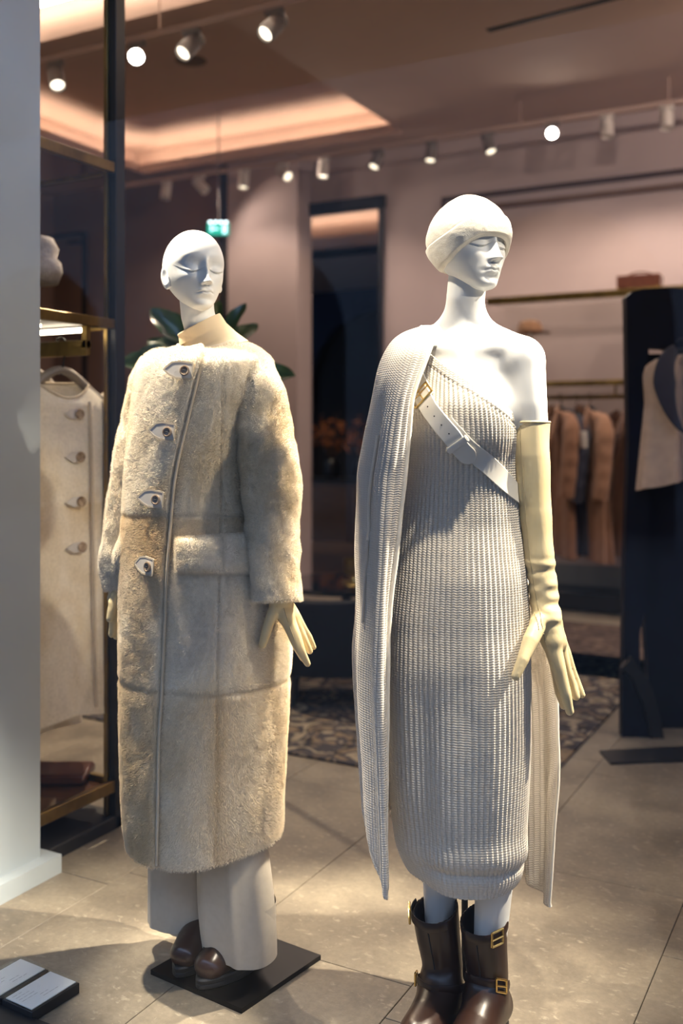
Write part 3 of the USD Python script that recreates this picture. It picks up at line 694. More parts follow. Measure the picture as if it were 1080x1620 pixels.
# pocket flap on her left hip, and the edge of the other one
def flap(quad, thick, name, seed):
    """quad: pixels of the four corners, clockwise from the top left; follows the coat's surface."""
    nu_, nv_ = 40, 20; A = np.zeros((nv_, nu_, 3)); N = np.zeros((nv_, nu_, 3))
    q = np.array(quad, float)
    for i in range(nv_):
        for j in range(nu_):
            s, t = j / (nu_ - 1), i / (nv_ - 1)
            s2 = s
            px = (1 - t) * ((1 - s2) * q[0] + s2 * q[1]) + t * ((1 - s2) * q[3] + s2 * q[2])
            A[i, j], N[i, j] = coat_px(*px)
    s, t = np.meshgrid(np.linspace(-1, 1, nu_), np.linspace(-1, 1, nv_))
    prof = np.clip(1 - np.abs(s) ** 8, 0, 1) * np.clip(1 - np.abs(t) ** 6, 0, 1)
    bump = thick * prof ** .5 + .004 * (meshkit.fbm(np.stack([s * 5, t * 3, 0 * s], -1), 3, seed) - .5) * prof
    V = A + N * (bump + .002)[..., None]
    m = grid_mesh(V, closed=False)
    if (normals_of(m.vertices, m.faces) * N.reshape(-1, 3)).sum() < 0: m.invert()
    tn = np.clip((meshkit.fbm(np.asarray(m.vertices) * 22, 3, seed) - .45) * 1.6, 0, .6)
    base = pth(coat) + '/pocket_flap'; qn = used.get(base, 0); used[base] = qn + 1
    pr = usdkit.mesh(stage, base + (f'_{qn:03d}' if qn else ''), room(m), m_fur, smooth=True).GetPrim(); set_tone(pr, tn)
    pile(m, tn, FURD, FURL * 1.05, pr, rng)
flap([(281, 851), (396, 845), (400, 908), (282, 907)], .024, 'pocket_flap', 5)
fm_ = trimesh.creation.icosphere(subdivisions=5); v = np.asarray(fm_.vertices); v = np.sign(v) * np.abs(v) ** .72 * [.024, .055, .052]
fa = math.radians(40); v = np.stack([v[:, 0] * math.cos(.35) + v[:, 2] * math.sin(.35), v[:, 1], v[:, 2] * math.cos(.35) - v[:, 0] * math.sin(.35)], 1)
v = v + .006 * (meshkit.fbm(v * 45 + 3, 3, 6)[:, None] - .5) * v / .05 + P3(0, 2.44)(203, 866, 2.47)
fm_ = trimesh.Trimesh(v, fm_.faces, process=False); tn = np.full(len(v), .12)
pr = usdkit.mesh(stage, pth(coat) + '/pocket_flap_001', room(fm_), m_fur, smooth=True).GetPrim(); set_tone(pr, tn); pile(fm_, tn, FURD, FURL, pr, rng)

# ---- high collar (a thin tan knit) on the left mannequin
m_collar = M('camel_knit', (.60, .47, .30), (.64, .51, .34), scale=14, rough=.85, bump=.12, bscale=500, bdist=.0006)
ys = np.linspace(0, 1, 30); t = np.arange(90) * 2 * np.pi / 90
Vt_ = []
for a in ys:
    x0, x1 = np.interp(a, [0, .35, .7, 1], [279, 288, 289, 272]), np.interp(a, [0, .35, .7, 1], [347, 357, 374, 392])
    yl = np.interp(a, [0, 1], [514, 560]); hw = (x1 - x0) / 2 / F * 2.46
    u, d = ring(((x0 + x1) / 2 - 540) / F * 2.46, 2.475, hw, .92, math.radians(20), t)
    tilt = (.026 * (1 - a) + .03 * a)
    z = zof(yl - 2, 2.46) + (u - u.mean()) / hw * tilt * .95 - .5 * .012 * np.cos(t + np.pi / 2)
    Vt_.append(np.stack([u, d, z], -1))
Vt_ = np.array(Vt_); c0 = Vt_[0].mean(0); inner = [c0 + (Vt_[0] - c0) * k + np.array([0, 0, dz]) for k, dz in ((.9, -.03), (.955, -.002), (.975, .0012))]
collar_mesh = grid_mesh(np.concatenate([np.array(inner), Vt_]), flip=True)
jumper = thing('turtleneck', 'tan high-necked knit top showing above the fur coat collar', 'jumper')
obj('collar', room(collar_mesh), m_collar, jumper)

# ---- wide trousers
m_wool = M('grey_beige_wool', (.50, .435, .345), (.53, .465, .37), scale=60, rough=.9, bump=.12, bscale=900, bdist=.0006, sheen=.15)
tr = thing('trousers', 'wide grey-beige wool trousers showing below the fur coat', 'trousers')
def leg(rows, dc, ratio, phi, seed, creases):
    T = np.array(rows, float); ys = np.linspace(T[0, 0], T[-1, 0], 60); n = 150; t = np.arange(n) * 2 * np.pi / n
    xl, xr, dr = (PchipInterpolator(T[:, 0], T[:, i])(ys) for i in (1, 2, 3)); V = []
    for i, y in enumerate(ys):
        k = (y - ys[0]) / (ys[-1] - ys[0])
        hw = (xr[i] - xl[i]) / 2 / F * dc
        u, d = ring(((xl[i] + xr[i]) / 2 - 540) / F * dc, dc, hw, ratio, phi, t)
        r = 1 + (.03 + .03 * k) * np.sin(3 * t + seed) * 1.0 + .025 * k * np.sin(5 * t + 2 * seed)
        for c in creases: r = r + .075 * np.exp(-.5 * (((t - c + np.pi) % (2 * np.pi) - np.pi) / .10) ** 2)
        uc, dm = u.mean(), d.mean()
        V.append(np.stack([uc + (u - uc) * r, dm + (d - dm) * r, zof(y, dc) + dr[i] * np.cos(t + np.pi / 2) * -1 + 0 * t], -1))
    V = np.array(V); c = V[-1].mean(0)
    V = np.concatenate([V, [c + (V[-1] - c) * .985 + [0, 0, .001], c + (V[-1] - c) * .975 + [0, 0, .03], c + (V[-2] - c) * .97 + [0, 0, .12]]])
    m = grid_mesh(V, flip=True)
    if ((V - V.mean(1, keepdims=True)).reshape(-1, 3)[:len(t) * 50] * normals_of(m.vertices, m.faces)[:len(t) * 50]).sum() < 0: m.invert()
    return m
obj('trouser_leg', room(leg([(1180, 256, 310, 0), (1290, 240, 322, 0), (1350, 233, 328, 0), (1458, 232, 330, -.002)], 2.53, .72, PHI, 1.0, (front - .25,))), m_wool, tr)
obj('trouser_leg', room(leg([(1180, 330, 390, 0), (1300, 322, 412, 0), (1345, 312, 428, 0), (1501, 322, 441, .004)], 2.42, .78, PHI, 2.6, (front + .55, front - .3))), m_wool, tr)

# ---- shoes on the base plate
m_brownleather = M('brown_leather', (.034, .015, .010), (.050, .022, .014), scale=12, rough=.28, spec=.5, coat=.15, bump=.05, bscale=300, bdist=.0005)
m_rubber = M('black_rubber', (.012, .011, .011), rough=.55)
def low_boot(toe, yaw_deg, zf, label, name='ankle_boot'):
    """toe: floor point (u, d) under the toe tip; yaw from facing the lens, positive to the picture's left."""
    w = math.radians(yaw_deg); fw = np.array([-math.sin(w), -math.cos(w)]); lf = np.array([math.cos(w), -math.sin(w)])
    def L(x, y, z): return np.array([toe[0] + lf[0] * x - fw[0] * y, toe[1] + lf[1] * x - fw[1] * y, zf + z])
    def sd(p):
        d = chain(p, [L(0, .036, .042), L(0, .070, .056), L(0, .125, .080), L(0, .168, .095)], [.031, .039, .037, .036], .02)
        for x in (-.012, .012): d = smin(d, chain(p, [L(x, .036, .040), L(x, .08, .046), L(x * .5, .182, .056)], [.026, .030, .028], .02), .015)
        d = smin(d, chain(p, [L(0, .165, .09), L(0, .168, .17)], [.038, .036], .02), .02)
        return np.maximum(d, (zf + .020) - p[:, 2])
    c = L(0, .13, .13); m = polish(surface_nets(sd, c - [.2, .2, .14], c + [.2, .2, .16], .005), 5)
    t = thing(name, label, 'boot')
    obj('upper', room(m), m_brownleather, t)
    k = 48; prof = []
    for i in range(k):
        a = 2 * np.pi * i / k; y = .110 - .114 * math.cos(a); x = (.049 - .006 * math.cos(2 * a) - .004 * math.cos(a)) * math.sin(a)
        prof.append((x, y))
    V = np.array([[W(*L(x * s, (y - .110) * s + .110, z)) for x, y in prof] for z, s in ((.0, .97), (.003, 1.0), (.010, 1.0), (.012, .985), (.014, 1.0), (.021, 1.0), (.025, .96))])
    s = grid_mesh(V, caps=True); 
    if s.volume < 0: s.invert()
    obj('sole', s, m_rubber, t, smooth=25, label='thick black rubber sole')
    return t
low_boot((-.394, 2.388), 24, .014, 'dark brown leather boot on the base plate, under the left trouser leg')
low_boot((-.334, 2.337), 35, .014, 'dark brown leather boot nearest the front of the base plate')
A_, B_, C_ = (-.465, 2.427), (-.227, 2.262), (-.052, 2.495)
D_ = (A_[0] + C_[0] - B_[0], A_[1] + C_[1] - B_[1])
pl = [tuple(W(q[0], q[1], 0)[:2]) for q in (A_, B_, C_, D_)]
m_plate = M('black_steel', (.006, .0055, .0055), rough=.34, spec=.15)
bp = obj('base_plate', slab(pl, 0.0, .012), m_plate, smooth=False); setd(bp, label='square black steel base plate under the fur-coated mannequin', category='mannequin base')
# ================================================================ the right-hand mannequin's clothes
def knit(name, c1, c2, stitch=.0052, relief=1.0):
    """Rib knit: u counts ribs round the garment, v runs down it in metres; stitches are small slanted bars either side of each rib."""
    nodes = {'g': ('texture_coordinate', {}), 's': ('separate_xyz', {}),
        'fr': ('math', {'math_type': 'fraction'}), 'ce': ('math', {'math_type': 'subtract', 'value2': .5}), 'ab': ('math', {'math_type': 'absolute'}),
        'sl': ('math', {'math_type': 'multiply', 'value2': .9}), 'vv': ('math', {'math_type': 'divide', 'value2': stitch}), 'ad': ('math', {'math_type': 'add'}),
        'tw': ('math', {'math_type': 'multiply', 'value2': 6.28318}), 'si': ('math', {'math_type': 'sine'}),
        'b': ('bump', {'strength': .30 * relief, 'distance': .0010}),
        'mr': ('map_range', {'from_min': -1.0, 'from_max': 1.0, 'to_min': 0.0, 'to_max': 1.0}),
        'mx': ('mix', {'mix_type': 'mix', 'color1': tuple(.90 * x for x in c1), 'color2': c1}),
        'n': ('noise_texture', {'scale': 700.0, 'detail': 3.0}), 'nm': ('mix', {'mix_type': 'mix', 'fac': .25, 'color2': c2}), 'nr': ('math', {'math_type': 'multiply', 'value2': .7}),
        'p': ('principled_bsdf', {'roughness': .92, 'specular_ior_level': .15, 'sheen_weight': .2})}
    links = [('g.UV', 's.vector'), ('s.x', 'fr.value1'), ('fr.value', 'ce.value1'), ('ce.value', 'ab.value1'), ('ab.value', 'sl.value1'), ('s.y', 'vv.value1'), ('vv.value', 'ad.value1'), ('sl.value', 'ad.value2'),
             ('ad.value', 'tw.value1'), ('tw.value', 'si.value1'), ('si.value', 'b.height'), ('b.normal', 'p.normal'), ('si.value', 'mr.value'), ('mr.result', 'mx.fac'),
             ('g.object', 'n.vector'), ('n.fac', 'nr.value1'), ('nr.value', 'nm.fac'), ('mx.color', 'nm.color1'), ('nm.color', 'p.base_color')]
    return usdkit.material(stage, '/World/Looks/' + name, nodes, links, surface='p.BSDF')
m_dress = knit('oatmeal_rib_knit', (.71, .655, .57), (.61, .56, .485))
m_cape = knit('oatmeal_cape_knit', (.69, .63, .555), (.59, .54, .475), .0050, .8)
m_rim = M('smooth_knit_edge', (.72, .67, .58), (.76, .71, .62), scale=60, rough=.9, bump=.2, bscale=900, bdist=.0005)

DR = 2.185
# y, xl, xr, depth centre, depth half
dress_rows = [(520, 690, 780, 2.215, .055), (545, 660, 812, 2.21, .070), (575, 648, 806, 2.205, .088), (610, 643, 803, 2.20, .103), (650, 641, 806, 2.192, .116), (690, 640, 811, 2.19, .115), (730, 637, 814, 2.195, .106), (770, 633, 816, 2.195, .104),
              (820, 628, 820, 2.195, .108), (870, 622, 824, 2.19, .115), (920, 617, 828, 2.185, .121), (980, 612, 831, 2.185, .126), (1050, 611, 832.5, 2.18, .127), (1150, 613, 832.5, 2.18, .125), (1230, 616, 830, 2.18, .122),
              (1290, 621, 827.5, 2.18, .118), (1338, 630, 825, 2.18, .113), (1350, 634, 823, 2.18, .112), (1366, 641, 819, 2.18, .109), (1377, 648, 813, 2.18, .104)]
_T = np.array(dress_rows, float); DYS = _T[:, 0]
_xl, _xr, _dc, _dh = (PchipInterpolator(DYS, _T[:, i]) for i in range(1, 5))
PHR = math.radians(18)
DE = 2.15
def dress_pt(y, t, out=0.0):
    """y: picture row at depth DR; t: angle, -pi/2 towards the lens."""
    y = np.asarray(y, float); yy = np.clip(y, 520, 1377)
    hw = (_xr(yy) - _xl(yy)) / 2 / F * DR + out; uc = ((_xl(yy) + _xr(yy)) / 2 - 540) / F * DR
    c, s = np.cos(t), np.sin(t); k = 2 / DE
    x, e = np.sign(c) * np.abs(c) ** k, np.sign(s) * np.abs(s) ** k
    # a little turned, so that her front looks slightly to the left
    sh = .16 * e
    return np.stack(np.broadcast_arrays(uc + hw * (x * .992 + 0 * sh), _dc(yy) + (_dh(yy) + out) * e - .020 * x, zof(y, DR)), -1)
NR = 82; NC = NR * 8; tt = np.arange(NC) / NC * 2 * np.pi - np.pi / 2 + np.pi   # starts at the back
NROW = 330
vv = np.linspace(0, 1, NROW)
ang = tt
# the top edge slants from her right shoulder to under her left arm
def top_y(t):
    xs = 725 + 84 * np.cos(t)
    front_ = np.clip(-np.sin(t), -1, 1)
    y = 556 + (xs - 664) * .735
    return np.clip(y, 528, 664)
ty = top_y(ang)
hem_y = 1372 + 13 * np.clip(-np.sin(ang), 0, 1) ** 1.5 - 8 * np.clip(np.sin(ang), 0, 1) - 5 * np.clip(-np.cos(ang), 0, 1)
Yd = ty[None] + (hem_y - ty)[None] * vv[:, None] ** 1.0
Td = np.broadcast_to(ang, Yd.shape)
Vd = dress_pt(Yd, Td)
dm_ = grid_mesh(Vd, flip=True); nd = normals_of(dm_.vertices, dm_.faces).reshape(Vd.shape)
cen = np.array([_dc(np.clip(Yd, 520, 1377))])[0]
if (nd[..., 1] * (Vd[..., 1] - cen)).sum() < 0: nd = -nd; DFL = False
else: DFL = True
rib = np.abs(np.cos(np.pi * NR * (tt / (2 * np.pi))))[None]
below = (Yd - ty[None]) / F * DR           # metres below the neck edge
band = sstep(.026, .021, below)
hemband = sstep(1338, 1345, Yd - (hem_y[None] - 1377))
amp = .0044 * (1 - .82 * band) * (1 - .25 * hemband)
disp = amp * (rib ** .8) + .0028 * band - .0030 * gauss(below - .0245, .0016) - .0022 * gauss(below - .0330, .0013) + .0010 * hemband
# soft folds: the skirt draws in over her left knee, a hollow to the left of it, gentle pulls at waist and hem
Xd = 540 + Vd[..., 0] / Vd[..., 1] * F
fr_ = sstep(.0, .5, -np.sin(Td))
disp += fr_ * (.016 * gauss(Xd - 770, 34) * gauss(Yd - 1120, 120) - .014 * gauss(Xd - 676, 17) * sstep(1010, 1200, Yd) * (1 - .45 * sstep(1300, 1370, Yd)) + .010 * gauss(Xd - 700, 26) * sstep(1080, 1200, Yd) + .008 * gauss(Xd - 640, 16) * gauss(Yd - 1150, 140)
               - .006 * gauss(Xd - 735, 12) * gauss(Yd - 1085, 45) + .006 * gauss(Yd - 1325, 14) - .007 * gauss(Yd - 1347, 4.5) * sstep(655, 700, Xd))
disp += fr_ * (.010 * gauss(np.hypot((Xd - 690) / 1.0, Yd - 665), 34) + .011 * gauss(np.hypot(Xd - 776, Yd - 668), 34))
disp += .0035 * (meshkit.fbm(np.stack([Td * 2.2, Yd / 70, 0 * Td], -1), 3, 21) - .5)
Vd2 = Vd + nd * disp[..., None]
inner_top = [Vd2[0] - nd[0] * .005 + np.array([0, 0, dz]) for dz in (-.03, -.001)]
cb = Vd2[-1].mean(0)
inner_bot = [Vd2[-1] - nd[-1] * .0035 + np.array([0, 0, -.0015]), Vd2[-1] - nd[-1] * .007, Vd2[-1] - nd[-1] * .009 + np.array([0, 0, .05])]
Vdf = np.concatenate([np.array(inner_top), Vd2, np.array(inner_bot)])
Ruv = np.stack([np.broadcast_to(NR * tt / (2 * np.pi), Vdf.shape[:2]), np.concatenate([Yd[:1], Yd[:1], Yd, Yd[-1:], Yd[-1:], Yd[-1:]]) / F * DR], -1)
# close the seam at the back with a repeated column so that the rib count does not run backwards
Vdf = np.concatenate([Vdf, Vdf[:, :1]], 1); Ruv = np.concatenate([Ruv, Ruv[:, :1] + [[[NR, 0]]]], 1)
dress_mesh = grid_mesh(Vdf, closed=False, flip=DFL)
dress = thing('dress', 'oatmeal rib-knit one-shoulder midi dress on the beanie mannequin', 'dress')
obj('dress_body', room(dress_mesh), m_dress, dress, smooth=True, uv=Ruv.reshape(-1, 2))
def dress_px(px, py, out=0.008):
    """Point on the front of the dress seen at a pixel, lifted off it by out."""
    y = float(py); t = -np.pi / 2
    for _ in range(12):
        p = dress_pt(y, t); x = 540 + p[0] / p[1] * F; q = HORIZON - (p[2] - EYE) / p[1] * F
        y += py - q
        hw = (_xr(np.clip(y, 520, 1377)) - _xl(np.clip(y, 520, 1377))) / 2
        c = np.clip(np.cos(t) + (px - x) / hw, -.98, .98); t = -np.arccos(c)
    e = 1e-2
    a, b = dress_pt(y, t + e) - dress_pt(y, t - e), dress_pt(y + 2, t) - dress_pt(y - 2, t)
    n = np.cross(a, b); n /= np.linalg.norm(n); n = n if n[1] < 0 else -n
    bust = .009 * gauss(math.hypot(px - 690, py - 665), 34) + .010 * gauss(math.hypot(px - 776, py - 668), 34)
    return dress_pt(y, t) + n * (out + bust), n

# ---- leather belt worn slantwise as a strap, with a gold buckle
m_strap = M('ivory_leather', (.74, .71, .64), (.78, .75, .68), scale=30, rough=.38, spec=.45, bump=.06, bscale=350, bdist=.0004)
m_gold = M('gold', (.80, .56, .20), rough=.22, metal=1.0)
def ribbon(pix, width, thick, out, n=60, tip=False, wtab=None):
    """A strap laid along pixels on the dress front."""
    c = spline([(x, y, 0) for x, y in pix], n)[:, :2]; V = []
    P = [dress_px(x, y, out) for x, y in c]; pts = np.array([p for p, _ in P]); N = np.array([q for _, q in P])
    tn = np.gradient(pts, axis=0); tn /= np.linalg.norm(tn, axis=1, keepdims=True)
    side = np.cross(tn, N); side /= np.linalg.norm(side, axis=1, keepdims=True)
    w = np.full(n, width / 2)
    L = np.r_[0, np.cumsum(np.linalg.norm(np.diff(pts, axis=0), axis=1))]
    if tip: w = w * np.sqrt(np.clip(1 - np.clip((L - (L[-1] - width * .55)) / (width * .55), 0, .995) ** 2, 0, 1))
    for i in range(n):
        a, b = side[i] * w[i], N[i] * thick / 2; e = .0012
        V.append([pts[i] - a + side[i] * e - b, pts[i] - a - b * .3, pts[i] - a + b * .3, pts[i] - a + side[i] * e + b, pts[i] + b * 1.05, pts[i] + a - side[i] * e + b, pts[i] + a + b * .3, pts[i] + a - b * .3, pts[i] + a - side[i] * e - b])
    m = grid_mesh(np.array(V), caps=True)
    if m.volume < 0: m.invert()
    return m, pts, N, side, tn
belt = thing('belt', 'ivory leather belt strapped slantwise across the knit dress', 'belt')
m, *_ = ribbon([(640, 548), (657, 582), (670, 612), (681, 634)], .038, .004, .008)
obj('strap', room(m), m_strap, belt, smooth=35)
m, *_ = ribbon([(706, 668), (730, 697), (760, 725), (790, 755), (817, 783), (826, 792)], .040, .004, .006)
obj('strap', room(m), m_strap, belt, smooth=35)
m, pts, N, side, tn = ribbon([(671, 624), (690, 652), (712, 683), (732, 708), (749, 727)], .040, .004, .014, 80, tip=True)
obj('strap_end', room(m), m_strap, belt, smooth=35, label='rounded strap end with punched holes')
for k in (16, 26, 36, 46):
    f_ = frame_at(pts[k] + N[k] * .0022, N[k]); obj('hole', room(f_(trimesh.creation.cylinder(radius=.0016, height=.0008, sections=12))), m_blackmatt, belt)
k = 57; a = side[k]; hw = .0235
ring_ = [pts[k] + a * hw - N[k] * .012, pts[k] + a * hw + N[k] * .0035, pts[k] - a * hw + N[k] * .0035, pts[k] - a * hw - N[k] * .012]
lp = []
for p in (ring_[0], ring_[1], ring_[2], ring_[3]): lp.append(p)
kp = cat_([tube(np.array([lp[i], lp[i + 1]]), .0022, .0075, n=10, up=tn[k]) for i in range(3)])
obj('keeper_loop', room(kp), m_strap, belt)
k = 3; c = pts[k] + N[k] * .002; a, b = side[k], tn[k]
fr4 = [c + a * .0255 - b * .011, c + a * .0255 + b * .020, c - a * .0255 + b * .020, c - a * .0255 - b * .011]
bk = cat_([tube(np.array([fr4[i], fr4[(i + 1) % 4]]), .0024, n=12, up=N[k]) for i in range(4)] + [tube(np.array([c + a * .0255 - b * .001, c - a * .0255 - b * .001]), .0018, n=10, up=N[k])])
B = obj('buckle', room(bk), m_gold, belt, label='gold buckle')
obj('prong', room(tube(np.array([c - b * .011, c + N[k] * .004, c + b * .021 + N[k] * .002]), .0017, n=10, up=a)), m_gold, B)

# ---- knitted cape over her right shoulder and back
cape_rows = [  # y, then seven (px, depth) from the front edge round her right side and back to the left rear edge
    (521, (693, 2.165), (684, 2.152), (668, 2.165), (684, 2.245), (715, 2.275), (745, 2.27), (765, 2.255)),
    (530, (688, 2.125), (668, 2.110), (641, 2.17), (666, 2.26), (713, 2.285), (748, 2.28), (772, 2.265)),
    (545, (679, 2.090), (654, 2.080), (623, 2.17), (655, 2.28), (712, 2.30), (754, 2.30), (780, 2.285)),
    (575, (667, 2.068), (640, 2.058), (608, 2.17), (640, 2.30), (711, 2.33), (765, 2.325), (795, 2.30)),
    (640, (645, 2.058), (621, 2.050), (592, 2.17), (628, 2.32), (712, 2.36), (785, 2.35), (808, 2.31)),
    (700, (640, 2.062), (611, 2.050), (580, 2.17), (618, 2.33), (714, 2.36), (795, 2.35), (812, 2.31)),
    (760, (634, 2.065), (603, 2.055), (571, 2.17), (608, 2.34), (716, 2.37), (800, 2.35), (815, 2.31)),
    (860, (624, 2.065), (598, 2.055), (571, 2.17), (600, 2.35), (718, 2.38), (806, 2.36), (822, 2.31)),
    (950, (615, 2.060), (595, 2.050), (573, 2.17), (600, 2.36), (720, 2.39), (818, 2.37), (858, 2.29)),
    (1050, (612, 2.055), (591, 2.045), (567, 2.17), (602, 2.36), (720, 2.40), (830, 2.37), (896, 2.27)),
    (1200, (611, 2.055), (594, 2.045), (574, 2.15), (610, 2.36), (722, 2.41), (836, 2.37), (897, 2.25)),
    (1320, (610, 2.055), (598, 2.045), (582, 2.12), (620, 2.35), (724, 2.41), (839, 2.36), (889, 2.235)),
    (1450, (608, 2.055), (601, 2.045), (590, 2.10), (628, 2.34), (726, 2.41), (842, 2.35), (881, 2.23))]
ky = np.array([r[0] for r in cape_rows], float); kp = np.array([r[1:] for r in cape_rows], float)   # rows, 7, 2
NS, NV = 760, 300
sk = np.array([0, .07, .17, .38, .60, .82, 1.0]); ss = np.linspace(0, 1, NS)
ybot = PchipInterpolator([0, .05, .17, .30, .45, .70, .775, .81, .86, .955, 1.0], [1378, 1372, 1300, 1318, 1330, 1348, 1362, 1430, 1438, 1447, 1449])(ss)
vv = np.linspace(0, 1, NV) ** 1.0
Yc = 521 + (ybot - 521)[None] * (.12 * vv[:, None] ** .5 * vv[:, None] + .88 * vv[:, None])
pxs, dps = PchipInterpolator(ky, kp[:, :, 0], axis=0), PchipInterpolator(ky, kp[:, :, 1], axis=0)
Vk = np.zeros((NV, NS, 3))
for i in range(NV):
    for k in range(1):
        pass
    pk, dk = pxs(np.clip(Yc[i], 521, 1450)), dps(np.clip(Yc[i], 521, 1450))     # NS, 7
    # each column reads the curve of its own height
    base = 0
    B = np.stack([CubicSpline(sk, np.eye(7), axis=0, bc_type='natural')(ss)], 0)[0]   # NS, 7 weights
    px, dd = (pk * B).sum(1), (dk * B).sum(1)
    Vk[i] = np.stack([(px - 540) / F * DR, dd, zof(Yc[i], DR)], -1)
cm_ = grid_mesh(Vk, closed=False); nk = normals_of(cm_.vertices, cm_.faces).reshape(Vk.shape)
out_dir = Vk - np.array([(720 - 540) / F * DR, 2.2, 0]); out_dir[..., 2] = 0
if (nk * out_dir).sum() < 0: nk = -nk; KFL = True
else: KFL = False
arc = np.r_[0, np.cumsum(np.linalg.norm(np.diff(Vk[200], axis=0), axis=1))]
ribn = arc / .0125
edge = sstep(.012, .006, arc) + sstep(arc[-1] - .02, arc[-1] - .012, arc)
ribk = np.abs(np.cos(np.pi * ribn))[None]
sl_ = np.broadcast_to(ss[None], Yc.shape)
dk_ = .0046 * ribk ** .8 * (1 - edge[None] * .8) * (.12 + .88 * sstep(2, 22, ybot[None] - Yc))
# draping: a deep fold along the slit at her right hand, softer ones below
dk_ = dk_ + .011 * gauss(sl_ - .125, .010) * sstep(600, 700, Yc) * sstep(860, 800, Yc) * -1.6 + .006 * np.sin(sl_ * 70 + Yc / 260) * sstep(650, 1000, Yc) * (sl_ < .5) + .010 * np.sin((sl_ - .8) * 60) * sstep(900, 1150, Yc) * (sl_ > .78)
dk_ = dk_ + .006 * (meshkit.fbm(np.stack([sl_ * 14, Yc / 90, 0 * sl_], -1), 3, 31) - .5)
Vk2 = Vk + nk * dk_[..., None]
Tk = .0055
Vin = Vk2 - nk * Tk
# one closed sheet: outside, hem, inside
Vall = np.concatenate([Vk2, Vk2[-1:] - nk[-1:] * Tk * .5 - [0, 0, .002], Vin[::-1]], 0)
uvk = np.stack([np.broadcast_to(ribn[None], Yc.shape), Yc / F * DR], -1)
uva = np.concatenate([uvk, uvk[-1:], uvk[::-1]], 0)
cape_mesh = grid_mesh(Vall, closed=False, flip=KFL)
cape = thing('cape', 'oatmeal rib-knit cape hanging from the beanie mannequin right shoulder', 'cape')
obj('cape_body', room(cape_mesh), m_cape, cape, smooth=True, uv=uva.reshape(-1, 2))
# smooth borders down both open edges, the neck edge, and the slit's tape
eL = [Vk2[i, 0] - nk[i, 0] * Tk * .5 + np.array([.0, -.001, 0]) for i in range(0, NV, 3)] + [Vk2[-1, 0]]
obj('front_border', room(tube(np.array(eL), .0055, .0055, n=12, up=(0, 1, 0))), m_rim, cape, label='smooth cream border on the front edge')
eR = [Vk2[i, -1] - nk[i, -1] * Tk * .5 for i in range(0, NV, 3)] + [Vk2[-1, -1]]
obj('rear_border', room(tube(np.array(eR), .0045, n=10, up=(0, 1, 0))), m_rim, cape)
eT = [Vk2[0, j] - nk[0, j] * Tk * .5 for j in range(0, NS, 8)]
obj('neck_border', room(tube(np.array(eT), .005, n=10, up=(0, 0, 1))), m_rim, cape)
def cape_px(px, py):
    x = 540 + Vk2[..., 0] / Vk2[..., 1] * F; y = HORIZON - (Vk2[..., 2] - EYE) / Vk2[..., 1] * F
    e = (x - px) ** 2 + (y - py) ** 2 + 1e6 * (nk[..., 1] > .1); i, j = np.unravel_index(np.argmin(e), e.shape)
    return Vk2[i, j], nk[i, j]
sp_ = [cape_px(x, y)[0] + cape_px(x, y)[1] * .003 for x, y in ((599, 690), (592, 730), (588, 770), (586, 810), (585, 845), (584, 856))]
obj('slit_tape', room(tube(spline(sp_, 50), .0035, n=10, up=(0, 1, 0))), m_rim, cape, label='edge of the hand slit')
sp_ = [cape_px(x, y)[0] + cape_px(x, y)[1] * .003 for x, y in ((584, 856), (582, 880), (579, 920), (577, 960), (575, 985))]
obj('pocket_edge', room(tube(spline(sp_, 50), .0030, n=10, up=(0, 1, 0))), m_cape, cape)

# ---- beanie
m_beanie = M('boiled_wool', (.66, .61, .50), (.70, .65, .55), scale=40, rough=.95, bump=.45, bscale=420, bdist=.0014, sheen=.3)
NB, RB = 200, 120
tb = np.arange(NB) / NB * 2 * np.pi
def brim_z(t): return .1150 - .0330 * (1 - np.sin(t)) - .019 * np.abs(np.cos(t)) ** 3
zb = brim_z(tb); Vb = []
for i in range(RB):
    a = i / (RB - 1); z = zb + (HZ - .0003 - zb) * np.sin(a * np.pi / 2) ** 1.0 * 1.0
    x, y = head_sections(z, tb, 0.0)
    gr = .0060 + .0055 * np.sin(np.pi * min(1, a * 1.25)) 
    dist = (z - zb)
    fold = .0050 * sstep(.052, .048, dist) * sstep(-.001, .004, dist) - .0012 * gauss(dist - .0505, .0016)
    r = np.hypot(x, y); k = 1 + (gr + fold) / np.maximum(r, .012)
    k = np.minimum(k, 1.9)
    lift = .013 * sstep(.35, 1.0, a)
    Vb.append(np.stack([x * k, y * k, z + lift + .0005], -1))
Vb = np.array(Vb)
cbn = Vb[0].mean(0)
inn = [Vb[0] + (cbn - Vb[0]) * .14 + [0, 0, .02], Vb[0] + (cbn - Vb[0]) * .11 + [0, 0, .002], Vb[0] + (cbn - Vb[0]) * .05 - [0, 0, .0022]]
Vb = np.concatenate([np.array(inn), Vb]); bm = grid_mesh(Vb, caps=False)
top = len(bm.vertices); fs = np.asarray(bm.faces); vsx = np.vstack([bm.vertices, Vb[-1].mean(0) + [0, 0, .0004]])
j = np.arange(NB); k_ = (j + 1) % NB; o_ = (len(Vb) - 1) * NB
bm = trimesh.Trimesh(vsx, np.vstack([fs, np.stack([o_ + j, o_ + k_, np.full(NB, top)], 1)]), process=False)
bn = normals_of(bm.vertices, bm.faces)
if (bn * (bm.vertices - [0, 0, .13])).sum() < 0: bm.invert(); bn = -bn
bm.vertices = bm.vertices + bn * (.0022 * (meshkit.fbm(np.asarray(bm.vertices) * 55, 3, 2) - .5))[:, None]
bp_ = place(bm, **HR); bt = thing('beanie', 'cream boiled-wool beanie with a folded brim on the right mannequin', 'hat')
obj('beanie_body', bp_, m_beanie, bt, smooth=60)
